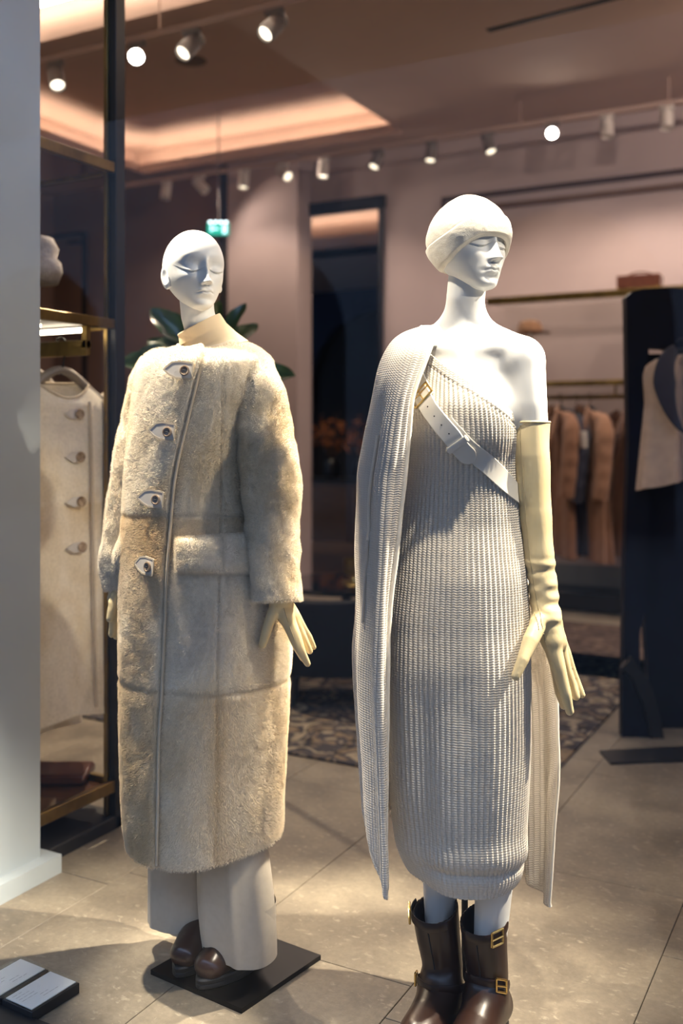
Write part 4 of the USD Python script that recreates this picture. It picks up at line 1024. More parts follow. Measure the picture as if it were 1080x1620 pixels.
# ================================================================ gloves and boots
m_glove = M('butter_leather', (.66, .54, .305), (.70, .59, .36), scale=9, rough=.36, spec=.5, bump=.10, bscale=60, bdist=.004, detail=3)
def glove(label, arm, fingers, lo, hi, thumb_k=.010, wrinkles=True, res=.0028, top=None):
    """arm: chain of (point, radius) from the cuff to the palm; fingers: chains, each its own, rooted in the palm."""
    def sd(p):
        q = p.copy()
        d = None
        for pts in arm:
            c = chain(p, [x for x, _ in pts], [r for _, r in pts]); d = c if d is None else smin(d, c, .012)
        f = None
        for pts in fingers:
            c = chain(p, [x for x, _ in pts], [r for _, r in pts]); f = c if f is None else np.minimum(f, c)
        d = smin(d, f, thumb_k)
        if wrinkles:
            d = d + .0034 * (meshkit.noise(p * [34, 34, 20], 5) - .5) + .0070 * (meshkit.noise(p * [20, 20, 70], 8) - .5) * (sstep(.02, .0, np.abs(p[:, 2] - wrinkle_z) - .06))
        return d if top is None else np.maximum(d, p[:, 2] - top)
    wrinkle_z = arm[0][-1][0][2] + .05
    m = surface_nets(sd, lo, hi, res)
    return polish(m, 5)
g = P3(0, 2.13)
armR = [[(g(838, 664, 2.145), .0425), (g(839.5, 720, 2.14), .0400), (g(845, 800, 2.14), .0360), (g(850, 860, 2.135), .0335), (g(856, 910, 2.13), .0315), (g(861, 950, 2.125), .0300), (g(864, 972, 2.12), .0285)],
        [(g(865, 972, 2.11), .0250), (g(872, 1010, 2.105), .0230)], [(g(868, 972, 2.135), .0240), (g(881, 1015, 2.14), .0200)]]
fingR = [[(g(853, 984, 2.095), .0175), (g(839, 1013, 2.065), .0165), (g(827, 1043, 2.045), .0130), (g(815, 1070, 2.035), .0098)],
         [(g(871, 1012, 2.105), .0200), (g(883, 1056, 2.10), .0160), (g(894, 1096, 2.10), .0125), (g(901, 1125, 2.105), .0092)],
         [(g(874, 1012, 2.125), .0180), (g(880, 1060, 2.135), .0140), (g(886, 1095, 2.14), .0120), (g(892, 1116, 2.145), .0090)],
         [(g(880, 1010, 2.145), .0170), (g(893, 1056, 2.165), .0130), (g(904, 1084, 2.175), .0110), (g(911, 1102, 2.175), .0088)],
         [(g(882, 1006, 2.155), .0160), (g(898, 1045, 2.175), .0118), (g(911, 1078, 2.185), .0102), (g(920, 1099, 2.185), .0080)]]
cut_z = EYE - (668 - HORIZON) / F * 2.14
gl = glove('', armR, fingR, (.33, 1.98, .62), (.56, 2.26, 1.38), top=cut_z)
gt = thing('opera_glove', 'long butter-yellow leather glove on the bare arm of the right mannequin', 'glove')
obj('glove_body', room(gl), m_glove, gt, smooth=60)
cu = []
for a in np.linspace(0, 2 * np.pi, 41): cu.append(g(838, 668, 2.145) + np.array([.0418 * math.cos(a), .0418 * math.sin(a), 0]))
obj('cuff_rim', room(tube(np.array(cu), .0028, n=10, up=(0, 0, 1))), m_glove, gt)
m_seam = M('glove_seam', (.50, .41, .24), rough=.5)
def seam_on(mesh, pix, off=.0006, r=.0008, n=60):
    """A thread of stitching on the near side of a mesh along pixels."""
    v = np.asarray(mesh.vertices); nn = normals_of(v, np.asarray(mesh.faces)); ok = nn[:, 1] < .2
    vx, vn = v[ok], nn[ok]; sx, sy = 540 + vx[:, 0] / vx[:, 1] * F, HORIZON - (vx[:, 2] - EYE) / vx[:, 1] * F; out = []
    for x, y in spline([(a, b, 0) for a, b in pix], n)[:, :2]:
        e = (sx - x) ** 2 + (sy - y) ** 2 + 4000 * np.maximum(0, vx[:, 1] - vx[:, 1].min() - .12)
        i = np.argsort(e)[:4]; p = vx[i].mean(0); q = vn[i].mean(0)
        p = np.array([(x - 540) / F * p[1], p[1], EYE - (y - HORIZON) / F * p[1]]); out.append(p + q / np.linalg.norm(q) * off)
    return room(tube(np.array(out), r, n=6, up=(0, 1, 0)))
obj('seam', seam_on(gl, [(823, 672), (826, 740), (832, 820), (838, 880), (845, 930), (852, 965)]), m_seam, gt)
obj('seam', seam_on(gl, [(855, 968), (860, 1005), (872, 1045), (885, 1085), (896, 1120)]), m_seam, gt)
obj('seam', seam_on(gl, [(845, 970), (851, 988), (852, 1002)]), m_seam, gt)
# short gloves of the fur-coated mannequin
h = P3(0, 2.33)
gl2 = glove('', [[(h(440, 925, 2.335), .0260), (h(443, 952, 2.33), .0245)], [(h(444, 950, 2.325), .0215), (h(451, 972, 2.32), .0195)], [(h(449, 950, 2.345), .0205), (h(458, 972, 2.35), .0175)]],
            [[(h(437, 955, 2.315), .0145), (h(427, 980, 2.305), .0125), (h(420, 1003, 2.30), .0105), (h(415, 1020, 2.30), .0085)],
             [(h(452, 972, 2.32), .0185), (h(464, 1001, 2.315), .0150), (h(475, 1028, 2.315), .0120), (h(486, 1050, 2.32), .0085)],
             [(h(452, 972, 2.335), .0170), (h(462, 1001, 2.34), .0130), (h(470, 1024, 2.345), .0110), (h(479, 1041, 2.35), .0085)],
             [(h(460, 972, 2.35), .0150), (h(473, 996, 2.365), .0115), (h(482, 1014, 2.37), .0100), (h(490, 1030, 2.375), .0080)],
             [(h(463, 970, 2.355), .0145), (h(477, 990, 2.375), .0110), (h(488, 1008, 2.385), .0095), (h(496, 1024, 2.39), .0075)]], (-.24, 2.22, .76), (-.02, 2.46, 1.02))
gt2 = thing('glove', 'cream leather glove with spread fingers below the coat sleeve, beside the pocket flap', 'glove')
obj('glove_body', room(gl2), m_glove, gt2, smooth=60)
obj('seam', seam_on(gl2, [(449, 962), (456, 985), (468, 1018), (480, 1045)], r=.0009), m_seam, gt2)
h = P3(0, 2.52)
gl3 = glove('', [[(h(187, 915, 2.52), .0250), (h(187, 942, 2.52), .0235)], [(h(186, 945, 2.515), .0210), (h(186, 966, 2.515), .0185)], [(h(192, 945, 2.53), .0200), (h(193, 966, 2.53), .0175)]],
            [[(h(184, 940, 2.495), .0140), (h(179, 958, 2.485), .0120), (h(173.5, 979, 2.48), .0088)],
             [(h(181, 966, 2.505), .0120), (h(179, 985, 2.50), .0105), (h(177.5, 1003, 2.50), .0088)],
             [(h(186, 966, 2.51), .0120), (h(185, 988, 2.51), .0105), (h(184.5, 1007, 2.51), .0088)],
             [(h(192, 966, 2.52), .0120), (h(192, 988, 2.525), .0105), (h(191.5, 1008, 2.525), .0088)],
             [(h(197, 964, 2.535), .0115), (h(198, 985, 2.54), .0100), (h(198, 1004, 2.545), .0085)]], (-.66, 2.42, .74), (-.49, 2.62, 1.02), .006)
gt3 = thing('glove', 'cream leather glove with straight fingers hanging at the far left coat cuff', 'glove')
obj('glove_body', room(gl3), m_glove, gt3, smooth=60)

# ---- the tall buckled boots
m_bootleather = M('dark_brown_leather', (.020, .0085, .006), (.028, .0125, .008), scale=10, rough=.36, spec=.42, coat=.08, bump=.06, bscale=220, bdist=.0006)
def tall_boot(label, top, ankle, yaw, topw, buckles):
    """top, ankle: camera coordinates of the shaft's axis; yaw from facing the lens, to the picture's left."""
    w = math.radians(yaw); fw = np.array([-math.sin(w), -math.cos(w), 0]); lf = np.array([math.cos(w), -math.sin(w), 0]); up = np.array([0, 0, 1.0])
    A = np.array([ankle[0], ankle[1], 0]); T = np.array(top)
    def L(x, y, z): return A + lf * x + fw * y + up * z
    an = L(0, 0, .145)
    def outer(p):
        d = chain(p, [T + up * .02, T * .5 + an * .5, an, L(0, .006, .11)], [topw, topw * .91, .044, .043])
        d = smin(d, chain(p, [L(0, -.030, .075), L(0, .03, .095), L(0, .09, .078), L(0, .150, .072)], [.040, .044, .036, .032]), .03)
        for x in (-.014, .014): d = smin(d, chain(p, [L(x, -.03, .06), L(x, .06, .062), L(x, .135, .062)], [.030, .031, .031]), .02)
        d = np.maximum(d, .046 - p[:, 2])
        return d
    axis = (T - an) / np.linalg.norm(T - an)
    tilt = fw * .20 + axis; tilt = tilt / np.linalg.norm(tilt)     # the collar dips to the front
    def sd(p):
        d = outer(p); cutp = (p - (T - fw * .0)) @ tilt
        inner = np.maximum(d + .0055, .10 - p[:, 2])
        return np.maximum(np.maximum(d, cutp), -np.maximum(inner, .04 - p[:, 2] + .1))
    c = L(0, .06, .17); m = polish(surface_nets(sd, c - [.17, .20, .14], c + [.17, .20, .18], .0030), 4)
    t = thing('buckled_boot', label, 'boot', group='tall brown boots')
    obj('upper', room(m), m_bootleather, t, smooth=60)
    # lugged sole
    k = 96; pr = []
    for i in range(k):
        a = 2 * math.pi * i / k; y = .062 - .142 * math.cos(a); x = (.050 - .007 * math.cos(2 * a) - .004 * math.cos(a)) * math.sin(a)
        pr.append((x, y))
    V = []
    for z, sc, lug in ((.0, .97, 1), (.003, 1.0, 1), (.022, 1.0, 1), (.024, .985, 0), (.030, .985, 0), (.033, 1.0, 0), (.044, 1.0, 0), (.050, .95, 0)):
        row = []
        for i, (x, y) in enumerate(pr):
            q = sc * (1 - .055 * lug * ((i // 2) % 2)); row.append(W(*L(x * q, (y - .062) * q + .062, z)))
        V.append(row)
    s = grid_mesh(np.array(V), caps=True)
    if s.volume < 0: s.invert()
    obj('sole', s, m_rubber, t, smooth=25, label='thick black lugged sole')
    # strap bands and gold buckles
    def band_(zc, r0, tilt_, a0, a1, wide):
        cz = an + axis * 0; base = T + (an - T) * ((T[2] - zc) / (T[2] - an[2])) if zc > an[2] else L(0, .004, zc)
        ang = np.linspace(a0, a1, 60); P = []
        for q in ang:
            dr = fw * math.cos(q) + lf * math.sin(q); lo_, hi_ = 0.0, .09
            p0 = base + up * (tilt_ * math.cos(q))
            for _ in range(24):
                mid = (lo_ + hi_) / 2
                if outer((p0 + dr * mid)[None])[0] < 0: lo_ = mid
                else: hi_ = mid
            P.append(p0 + dr * (lo_ + .0015))
        P = np.array(P); return P
    for zc, tl, a0, a1, ab, wide in buckles:
        P = band_(zc, 0, tl, a0, a1, wide)
        obj('strap', room(tube(P, .0022, wide, n=10, up=(0, 0, 1))), m_bootleather, t)
        qi = int(np.clip((ab - a0) / (a1 - a0) * 59, 1, 58)); p = P[qi]; tn = P[qi + 1] - P[qi - 1]; tn /= np.linalg.norm(tn); nrm_ = np.cross(tn, up); 
        ctr = T + (an - T) * .5
        if nrm_ @ (p - np.array([ctr[0], ctr[1], p[2]])) < 0: nrm_ = -nrm_
        a, b = tn * .0135, up * (wide + .0045); c4 = [p + nrm_ * .004 + a + b, p + nrm_ * .004 + a - b, p + nrm_ * .004 - a - b, p + nrm_ * .004 - a + b]
        bk = cat_([tube(np.array([c4[i], c4[(i + 1) % 4]]), .0026, n=10, up=nrm_) for i in range(4)])
        B = obj('buckle', room(bk), m_gold, t, label='gold buckle')
        obj('prong', room(tube(np.array([p + nrm_ * .0055 + a, p + nrm_ * .006 - a]), .0017, n=8, up=up)), m_gold, B)
    # raised seams up the front
    P = []
    for zc in np.linspace(top[2] - .035, .155, 24):
        base = T + (an - T) * ((T[2] - zc) / (T[2] - an[2])); dr = fw; lo_, hi_ = 0, .09
        for _ in range(24):
            mid = (lo_ + hi_) / 2
            if outer((base + dr * mid)[None])[0] < 0: lo_ = mid
            else: hi_ = mid
        P.append(base + dr * (lo_ + .0005))
    obj('front_seam', room(tube(np.array(P), .0016, n=8, up=lf)), m_blackmatt, t)
    return t
q = P3(0, 2.19)
pi = math.pi
tall_boot('tall dark brown leather boot on the leg nearer the fur coat, below the knit dress', q(686, 1437, 2.20), (.224, 2.205), 26, .053, [(.262, -.012, -1.9, .9, -1.15, .010), (.105, .02, -1.9, 1.9, -1.1, .009)])
q = P3(0, 2.15)
tall_boot('tall dark brown leather boot with two gold buckles facing right, below the knit dress', q(763, 1456, 2.15), (.318, 2.165), 26, .052, [(.262, -.014, -.5, 2.2, .95, .010), (.132, .02, -1.4, 2.0, 1.0, .009)])
# the rod that holds the mannequin up
rod = obj('support_rod', cat_([cyl(W(.2845, 2.30, 0.002), W(.2845, 2.30, .62), .0075, 16)]), m_black); setd(rod, label='slim dark metal rod standing between the bare calves', category='support rod')
# ================================================================ the shop behind
LAMPS = []
def spot(path, pos, aim, watts, cone=30, soft=.6, color=(1, .80, .56), r=.03):
    L = UsdLux.SphereLight.Define(stage, path)
    L.CreateRadiusAttr(r); L.CreateIntensityAttr(watts); L.CreateColorAttr(Gf.Vec3f(*color)); L.CreateNormalizeAttr(True)
    a = UsdLux.ShapingAPI.Apply(L.GetPrim()); a.CreateShapingConeAngleAttr(cone); a.CreateShapingConeSoftnessAttr(soft)
    dv = np.asarray(aim, float) - np.asarray(pos, float); dv /= np.linalg.norm(dv)
    rot = Gf.Rotation(Gf.Vec3d(0, 0, -1), Gf.Vec3d(*map(float, dv)))
    m = Gf.Matrix4d(1.0); m.SetRotate(rot); m.SetTranslateOnly(Gf.Vec3d(*map(float, pos)))
    L.AddTransformOp().Set(m); return L
m_lampgrey = M('lamp_grey', (.20, .17, .15), rough=.5)
m_lampwhite = M('lamp_white', (.62, .56, .50), rough=.5)
m_lens = emitter('lamp_lens', (1, .86, .68), 3.5)
m_lensdim = emitter('lamp_lens_dim', (1, .84, .62), 2.2)
m_lensoff = M('lamp_lens_shaded', (.55, .5, .42), rough=.3)
m_glare = emitter('lamp_lens_bright', (1, .93, .82), 120.0)
def track_lamp(hang, aim, label, body, lens, watts=0, cone=26, dia=.088, length=.15, group=None, color=(1, .80, .56)):
    """hang: point on the track; the barrel swings below it and looks at aim."""
    t = thing('track_spotlight', label, 'spotlight', group=group)
    hang, aim = np.asarray(hang, float), np.asarray(aim, float)
    piv = hang - [0, 0, .075]; d = aim - piv; d /= np.linalg.norm(d); r = dia / 2
    obj('stem', cat_([cyl(hang, piv, .010, 12), cbox(hang - [0, 0, .014], (.10, .035, .026), .004, 0)]), body, t)
    back, frontp = piv - d * length * .42, piv + d * length * .58
    prof = [(0, 0), (r * .86, 0), (r, .006), (r, length * .30)]
    for i in range(4):
        z = length * (.12 + .05 * i)
        prof += []
    sh = trimesh.creation.revolve(np.array([(0, 0), (r * .84, 0), (r * .94, .006), (r * .94, .016), (r * .80, .018), (r * .80, .026), (r * .94, .028), (r * .94, .036), (r * .80, .038), (r * .80, .046), (r, .049), (r, length), (r * .86, length), (r * .80, length - .018), (0, length - .020)]), sections=36)
    sh.apply_transform(trimesh.geometry.align_vectors([0, 0, 1], d)); sh.apply_translation(back)
    obj('barrel', sh, body, t, smooth=35)
    ln = trimesh.creation.cylinder(radius=r * .80, height=.003, sections=30); ln.apply_transform(trimesh.geometry.align_vectors([0, 0, 1], d)); ln.apply_translation(back + d * (length - .015))
    obj('lens', ln, lens, t, smooth=False)
    if watts: spot(pth(t) + '/light', frontp + d * .035, aim, watts, cone, color=color)
    return t
def on_track(px, py, b): return on_y(px, py, b)
# front track with four lamps, hung from the ceiling
T1B = 4.0; z1 = float(np.mean([on_y(62, 100, T1B)[2], on_y(445, 6, T1B)[2]]))
tk = thing('lighting_track', 'brown lighting track with four bright spots at the upper left', 'lighting track', group=None)
obj('rail', box(-4.2, 1.2, T1B - .018, T1B + .018, z1 - .015, z1 + .015), m_ceil, tk, smooth=False)
for x in (-3.2, -1.7, -.3, .9): obj('hanging_rod', cyl((x, T1B, z1), (x, T1B, 4.12), .004, 8), m_ceil, tk)
def h1(px, b=T1B, z=None):
    k = (px - 540) / F; d = b / (k * SY + CY); p = PX(px, 0, d); return np.array([p[0], b, (z1 if z is None else z) - .015])
camp = np.array([0, 0, EYE])
KW = (1, .80, .55)
track_lamp(h1(88), h1(88) + [.85, -.55, -1.6], 'track spotlight tilted down, leftmost on the front track', m_lampgrey, m_lens, 90)
track_lamp(h1(216), camp + [-.25, .1, .1], 'track spotlight glaring straight at the viewer on the front track', m_lampgrey, m_glare, 0)
track_lamp(h1(303), h1(303) + [-.25, -1.0, -1.2], 'track spotlight between the glaring one and the topmost one', m_lampgrey, m_lens, 90)
track_lamp(h1(434), h1(434) + [-.30, -1.0, -1.1], 'topmost track spotlight near the picture top edge', m_lampgrey, m_lens, 90)
# back track along the taupe wall
T2B = 7.05; z2 = float(np.mean([on_y(225, 288, T2B)[2], on_y(650, 226, T2B)[2], on_y(1060, 164, T2B)[2]]))
tk2 = thing('lighting_track', 'long lighting track hung before the back wall', 'lighting track')
obj('rail', box(-6.3, 2.6, T2B - .018, T2B + .018, z2 - .015, z2 + .015), m_ceil, tk2, smooth=False)
for px in (292, 447, 545, 626, 824, 1058):
    q = h1(px, T2B, z2); obj('hanging_rod', cyl(q, (q[0], q[1], 4.08 if CX0 < q[0] < CX1 and False else 3.76), .004, 8), m_ceil, tk2)
T2W = {263: 4, 316: 4, 386: 5, 448: 5, 512: 7, 597: 6, 682: 7, 772: 8, 960: 13, 1054: 13}
T2 = [(263, -.05, -.2, 'w', m_lensoff, 'far left on the back track'), (316, .9, .1, 'w', m_lensoff, 'second from the left on the back track, tilted sideways'), (386, .0, -.15, 'w', m_lensdim, 'above the pillar on the back track'),
      (448, 1.2, -.5, 'w', m_lensdim, 'turned sideways above the pillar edge'), (512, .0, -.12, 'w', m_lens, 'glowing downward above the doorway'), (597, -.2, -.5, 'g', m_lensdim, 'dim one above the doorway right corner'),
      (682, .0, -.25, 'g', m_lensdim, 'dim one left of the beanie'), (772, .35, -.2, 'g', m_lensdim, 'dim one right above the beanie'), (873, None, None, 'g', m_glare, 'glaring at the viewer at the upper right'),
      (960, .05, -.2, 'w', m_lensoff, 'right of the glaring one on the back track'), (1054, .05, -.2, 'w', m_lensoff, 'at the right picture edge on the back track')]
for px, ax, ay, c, ln, txt in T2:
    hp = h1(px, T2B, z2); aim = camp + [.0, 0, .1] if ax is None else hp + np.array([ax, ay, -1.0])
    track_lamp(hp, aim, 'track spotlight ' + txt, m_lampwhite if c == 'w' else m_lampgrey, ln, T2W.get(px, 0), 78, color=(1, .80, .66))
# added third track, out of view: fill light for the right wall and racks
tk4 = thing('lighting_track', 'added lighting track out of view in the right half of the shop', 'lighting track')
obj('rail', box(-.4, 3.3, 5.2 - .018, 5.2 + .018, z2 - .015, z2 + .015), m_ceil, tk4, smooth=False)
for x in (-.2, 1.4, 3.0): obj('hanging_rod', cyl((x, 5.2, z2), (x, 5.2, 3.76), .004, 8), m_ceil, tk4)
for x, aim, txt in ((.3, (-1.6, 7.7, 2.0), 'aimed at the wall behind the beanie'), (1.2, (-.4, 7.7, 1.9), 'aimed at the brown coats'), (2.1, (.8, 7.7, 1.9), 'aimed at the handbag shelf'), (3.0, (-2.6, 7.5, 2.2), 'aimed at the doorway wall')):
    track_lamp((x, 5.2, z2 - .015), aim, 'added fill spotlight out of view on the right, ' + txt, m_lampgrey, m_lens, 20, 62, color=(1, .80, .68))
# window spots out of view above, placed to light the mannequins
for yb in (1.76, 2.95, 3.4):
    tk3 = thing('lighting_track', {1.76: 'unseen lighting track just inside the window glass', 2.95: 'unseen lighting track over the rear of the mannequins', 3.4: 'unseen short lighting track behind the mannequins'}[yb], 'lighting track')
    obj('rail', box(-2.15 if yb < 3 else -.95, 2.3 if yb < 3 else .3, yb - .018, yb + .018, 3.10, 3.13), m_ceil, tk3, smooth=False)
    for x in ((-1.6, 0, 1.6) if yb < 3 else (-.8, .15)): obj('hanging_rod', cyl((x, yb, 3.13), (x, yb, 4.12), .004, 8), m_ceil, tk3)
WARM = (1, .87, .68)
for x, yb, aim, wt, cone, txt in KEYS:
    track_lamp((x, yb, 3.10), aim, txt, m_lampgrey, m_lens, wt, cone, color=WARM)
# cove lights: hidden strips behind the low lip, and an unseen one on the front beam lighting the window ceiling
m_cove = emitter('cove_strip', (1, .80, .62), COVE)
cv = thing('cove_light', 'warm strip light hidden along the ceiling cove', 'cove light')
obj('strip', box(CX0 + .0, CX1, CB1 + .06, CB1 + .10, ZC + .015, ZC + .035), m_cove, cv, smooth=False)
obj('strip', box(CX0 - .12, CX0 - .08, CB0, CB1, ZC + .015, ZC + .035), m_cove, cv, smooth=False)
cv2 = thing('cove_light', 'unseen warm strip light on the front side of the ceiling beam, lighting the window ceiling', 'cove light')
obj('strip', box(-7, 3, 4.06, 4.10, ZC - .05, ZC - .03), m_cove, cv2, smooth=False)
m_mould0 = M('speaker_grille', (.10, .07, .055), rough=.7)
# air slot in the ceiling
p0, p1 = on_z(772, 48, ZC), on_z(955, 1, ZC)
dv = (p1 - p0) / np.linalg.norm(p1 - p0); p2 = p0 + dv * 2.2; nv = np.array([-dv[1], dv[0], 0]) * .022
vs = obj('ceiling_slot', cat_([slab([tuple((p0 + nv)[:2]), tuple((p2 + nv)[:2]), tuple((p2 - nv)[:2]), tuple((p0 - nv)[:2])], ZC - .006, ZC + .0)]), m_blackmatt); setd(vs, label='narrow black air slot in the brown ceiling', category='air vent')
# round speaker grille in the ceiling
sp_c = on_z(302, 96, 4.06)
spk = obj('ceiling_speaker', lathe([(0, -.006), (.10, -.006), (.115, -.002), (.115, 0), (0, 0)], sp_c, 32), m_mould0); setd(spk, label='round dark speaker grille set in the ceiling cove', category='speaker')

# ---- doorway with the dim room behind, built for the tall dark mirror-like panel
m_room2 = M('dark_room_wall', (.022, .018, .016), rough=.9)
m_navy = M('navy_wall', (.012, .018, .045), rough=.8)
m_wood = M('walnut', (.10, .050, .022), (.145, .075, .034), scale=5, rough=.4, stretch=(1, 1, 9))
fr = thing('door_frame_1', 'slim black frame around the tall dark doorway', None, kind='structure')
obj('door_frame', cat_([box(DX0 - .02, DX1 + .02, YB - .05, YB + .02, DZ - .105, DZ), box(DX1 - .03, DX1 + .0, YB - .05, YB + .02, 0, DZ), box(DX0, DX0 + .02, YB - .05, YB + .02, 0, DZ)]), m_black, fr, smooth=False)
R0, R1, RB1 = -8.2, -1.2, 13.2
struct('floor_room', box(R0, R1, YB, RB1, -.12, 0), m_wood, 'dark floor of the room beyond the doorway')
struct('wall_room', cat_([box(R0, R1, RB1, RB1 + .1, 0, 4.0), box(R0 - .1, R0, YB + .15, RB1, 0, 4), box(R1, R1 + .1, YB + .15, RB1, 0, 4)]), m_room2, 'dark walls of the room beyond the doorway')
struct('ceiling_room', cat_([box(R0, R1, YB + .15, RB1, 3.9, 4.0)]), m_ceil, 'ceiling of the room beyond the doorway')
q = on_y(560, 360, 11.0)
struct('trim_3', cat_([box(R0, R1, 10.4, RB1, 3.42, 3.52), box(R0, R1, 10.4, 10.46, 3.42, 3.66)]), m_ceil, 'lowered ceiling edge in the room beyond')
cv3 = thing('cove_light', 'warm strip light in the room beyond the doorway', 'cove light')
obj('strip', box(R0 + .2, R1 - .2, 10.52, 10.56, 3.60, 3.62), emitter('cove_strip_room', (1, .80, .62), COVE * .9), cv3, smooth=False)
# arch on the room's end wall, for the arch seen in the dark panel
arc_ = [(q_, 3.35) for q_ in ()]
aw = Polygon([(R0, 0), (R1, 0), (R1, 3.42), (R0, 3.42)])
ax0 = on_y(494, 600, 13.0)[0]; axc = ax0 + 1.15
arch = Polygon([(axc - 1.15, -.01)] + [(axc - 1.15 * math.cos(a), 1.95 + 1.15 * math.sin(a)) for a in np.linspace(0, math.pi, 30)] + [(axc + 1.15, -.01)])
am = trimesh.creation.extrude_polygon(aw.difference(arch), .14); am.apply_transform(trimesh.transformations.rotation_matrix(math.pi / 2, [1, 0, 0])); am.apply_translation((0, 13.05, 0))
struct('wall_arch', am, m_navy, 'navy wall with a round arch, standing for the arch seen in the dark panel')
ln_ = spot('/World/room_lamp', (on_y(500, 300, 9.6)[0], 9.6, 3.3), (on_y(500, 800, 11)[0], 11.0, .7), 22, 40)  # out of view, placed to light the console
# console with drawers, vases of dried flowers on it
CD = 10.6
xa, xb = on_y(478, 800, CD)[0] - .5, on_y(700, 800, CD)[0]; zt = float(on_y(520, 757, CD)[2]); zb_ = float(on_y(520, 876, CD)[2])
cs = thing('console', 'walnut console cabinet in the dim room beyond the doorway', 'console')
obj('top', box(xa - .03, xb + .03, CD - .02, CD + .5, zt - .035, zt), m_blackmatt, cs, smooth=False)
obj('carcass', box(xa, xb, CD + .03, CD + .48, zb_, zt - .035), m_blackmatt, cs, smooth=False)
xm = on_y(552, 800, CD)[0]
for x0, x1 in ((xa + .01, xm - .012), (xm + .012, xb - .01)):
    obj('drawer_front', cbox(((x0 + x1) / 2, CD + .018, (zb_ + zt - .035) / 2), (x1 - x0, .03, zt - .035 - zb_ - .01), .003), m_wood, cs, smooth=False)
for x in (xa + .05, xb - .05):
    for y in (CD + .08, CD + .42): obj('leg', box(x - .02, x + .02, y - .02, y + .02, 0, zb_), m_blackmatt, cs, smooth=False)
rf = np.random.default_rng(12)
m_russet = M('russet_leaf', (.30, .07, .015), (.42, .14, .03), scale=20, rough=.7)
m_vase = M('dark_vase', (.015, .014, .014), rough=.3)
for j, (px, base, hgt, wid, n) in enumerate(((524, 757, .20, .30, 46), (572, 757, .17, .22, 30))):
    c = on_y(px, base, CD + .22); c[2] = zt
    v = obj('vase', lathe([(0, 0), (.07, 0), (.10, .06), (.105, .14), (.085, .20), (.05, .24), (.055, .26), (.045, .26), (.04, .23), (0, .22)], c), m_vase); setd(v, label=['round dark vase on the console, the left one of two', 'round dark vase on the console, mostly behind the knit cape'][j], category='vase')
    fl = thing('dried_flowers', ['bunch of russet dried leaves in the left console vase', 'smaller bunch of russet dried leaves beside the knit cape'][j], 'dried flowers')
    st, lv = [], []
    for i in range(n):
        a = rf.uniform(0, 2 * pi); rr = wid * rf.uniform(.2, 1) ; tip = c + [rr * math.cos(a), rr * math.sin(a) * .5, .26 + hgt + rf.uniform(-.12, .34) * (1.2 - rr / wid)]
        st.append(tube(np.array([c + [0, 0, .2], c + [rr * .4 * math.cos(a), rr * .2 * math.sin(a), .34], tip]), .003, n=5, up=(1, .3, 0)))
        for k in range(3):
            L_, w_ = rf.uniform(.06, .11), rf.uniform(.02, .035); m = lathe([(0, -.5), (.5, -.1), (.36, .25), (0, .5)], n=6); m.apply_scale([w_, .006, L_])
            m.apply_transform(trimesh.transformations.euler_matrix(*rf.uniform(-1.4, 1.4, 3))); m.apply_translation(tip + rf.normal(0, .03, 3)); lv.append(m)
    obj('stem', cat_(st), m_wood, fl); setd(obj('leaves', cat_(lv), m_russet, fl, smooth=False), kind='stuff')

# ---- right-hand wall: moulding, shelf rails, hanging coats, cap, handbag
ZM = float(on_y(920, 308, YB)[2])
xl_ = on_y(700, 330, YB)[0]
mo = thing('wall_moulding', 'dark double picture moulding high on the right wall', 'moulding')
m_mould = M('dark_moulding', (.055, .032, .026), rough=.5); m_mould2 = M('brown_moulding', (.13, .075, .05), rough=.5)
za, zb2 = float(on_y(1000, 281, YB)[2]), float(on_y(1000, 303, YB)[2])
obj('moulding', box(xl_, XR, YB - .03, YB, za - .018, za + .018), m_mould, mo, smooth=False)
xq = on_y(772, 330, YB)[0]
obj('moulding', box(xq, XR, YB - .03, YB, zb2 - .02, zb2 + .02), m_mould2, mo, smooth=False)
obj('moulding', box(xl_, xl_ + .03, YB - .03, YB, zb2 - .2, za), m_mould, mo, smooth=False)
SB = 7.30      # plane of the rails
zr1 = float(on_y(885, 470, SB)[2]); xr0 = on_y(770, 470, SB)[0]; xr1 = 2.6
zr2 = float(on_y(930, 606, SB)[2]); zr3 = float(on_y(930, 603 + 25, SB)[2])
m_glass = usdkit.material(stage, '/World/Looks/shelf_glass', {'t': ('transparent_bsdf', {'color': (.93, .94, .93)}), 'g': ('glossy_bsdf', {'roughness': .02}), 'm': ('mix_closure', {'fac': .08})}, [('t.BSDF', 'm.closure1'), ('g.BSDF', 'm.closure2')], surface='m.closure')
rk = thing('wall_rack', 'brass wall rack with an upper shelf rail and a coat rail on the right wall', 'clothes rack')
obj('shelf_rail', cbox(((xr0 + xr1) / 2, SB, zr1), (xr1 - xr0, .03, .055), .003), m_brass, rk, smooth=False)
obj('shelf', box(xr0, xr1, SB + .02, YB - .01, zr1 - .01, zr1 + .004), m_glass, rk, smooth=False, label='clear glass shelf behind the upper rail')
xr2 = on_y(800, 606, SB)[0]
obj('shelf_rail', cbox(((xr2 + xr1) / 2, SB, zr2), (xr1 - xr2, .03, .04), .003), m_brass, rk, smooth=False)
obj('shelf', box(xr2, xr1, SB + .02, YB - .01, zr2 - .01, zr2 + .004), m_glass, rk, smooth=False)
obj('coat_rail', cyl((xr2, SB + .02, zr3), (xr1, SB + .02, zr3), .016, 16), m_brass, rk)
for px in (812, 972, 1060):
    x = on_y(px, 600, SB)[0]; obj('bracket', cat_([cyl((x, SB + .02, zr3), (x, SB + .02, zr2), .008, 8), cyl((x, SB, zr2), (x, YB, zr2), .008, 8)]), m_brass, rk)
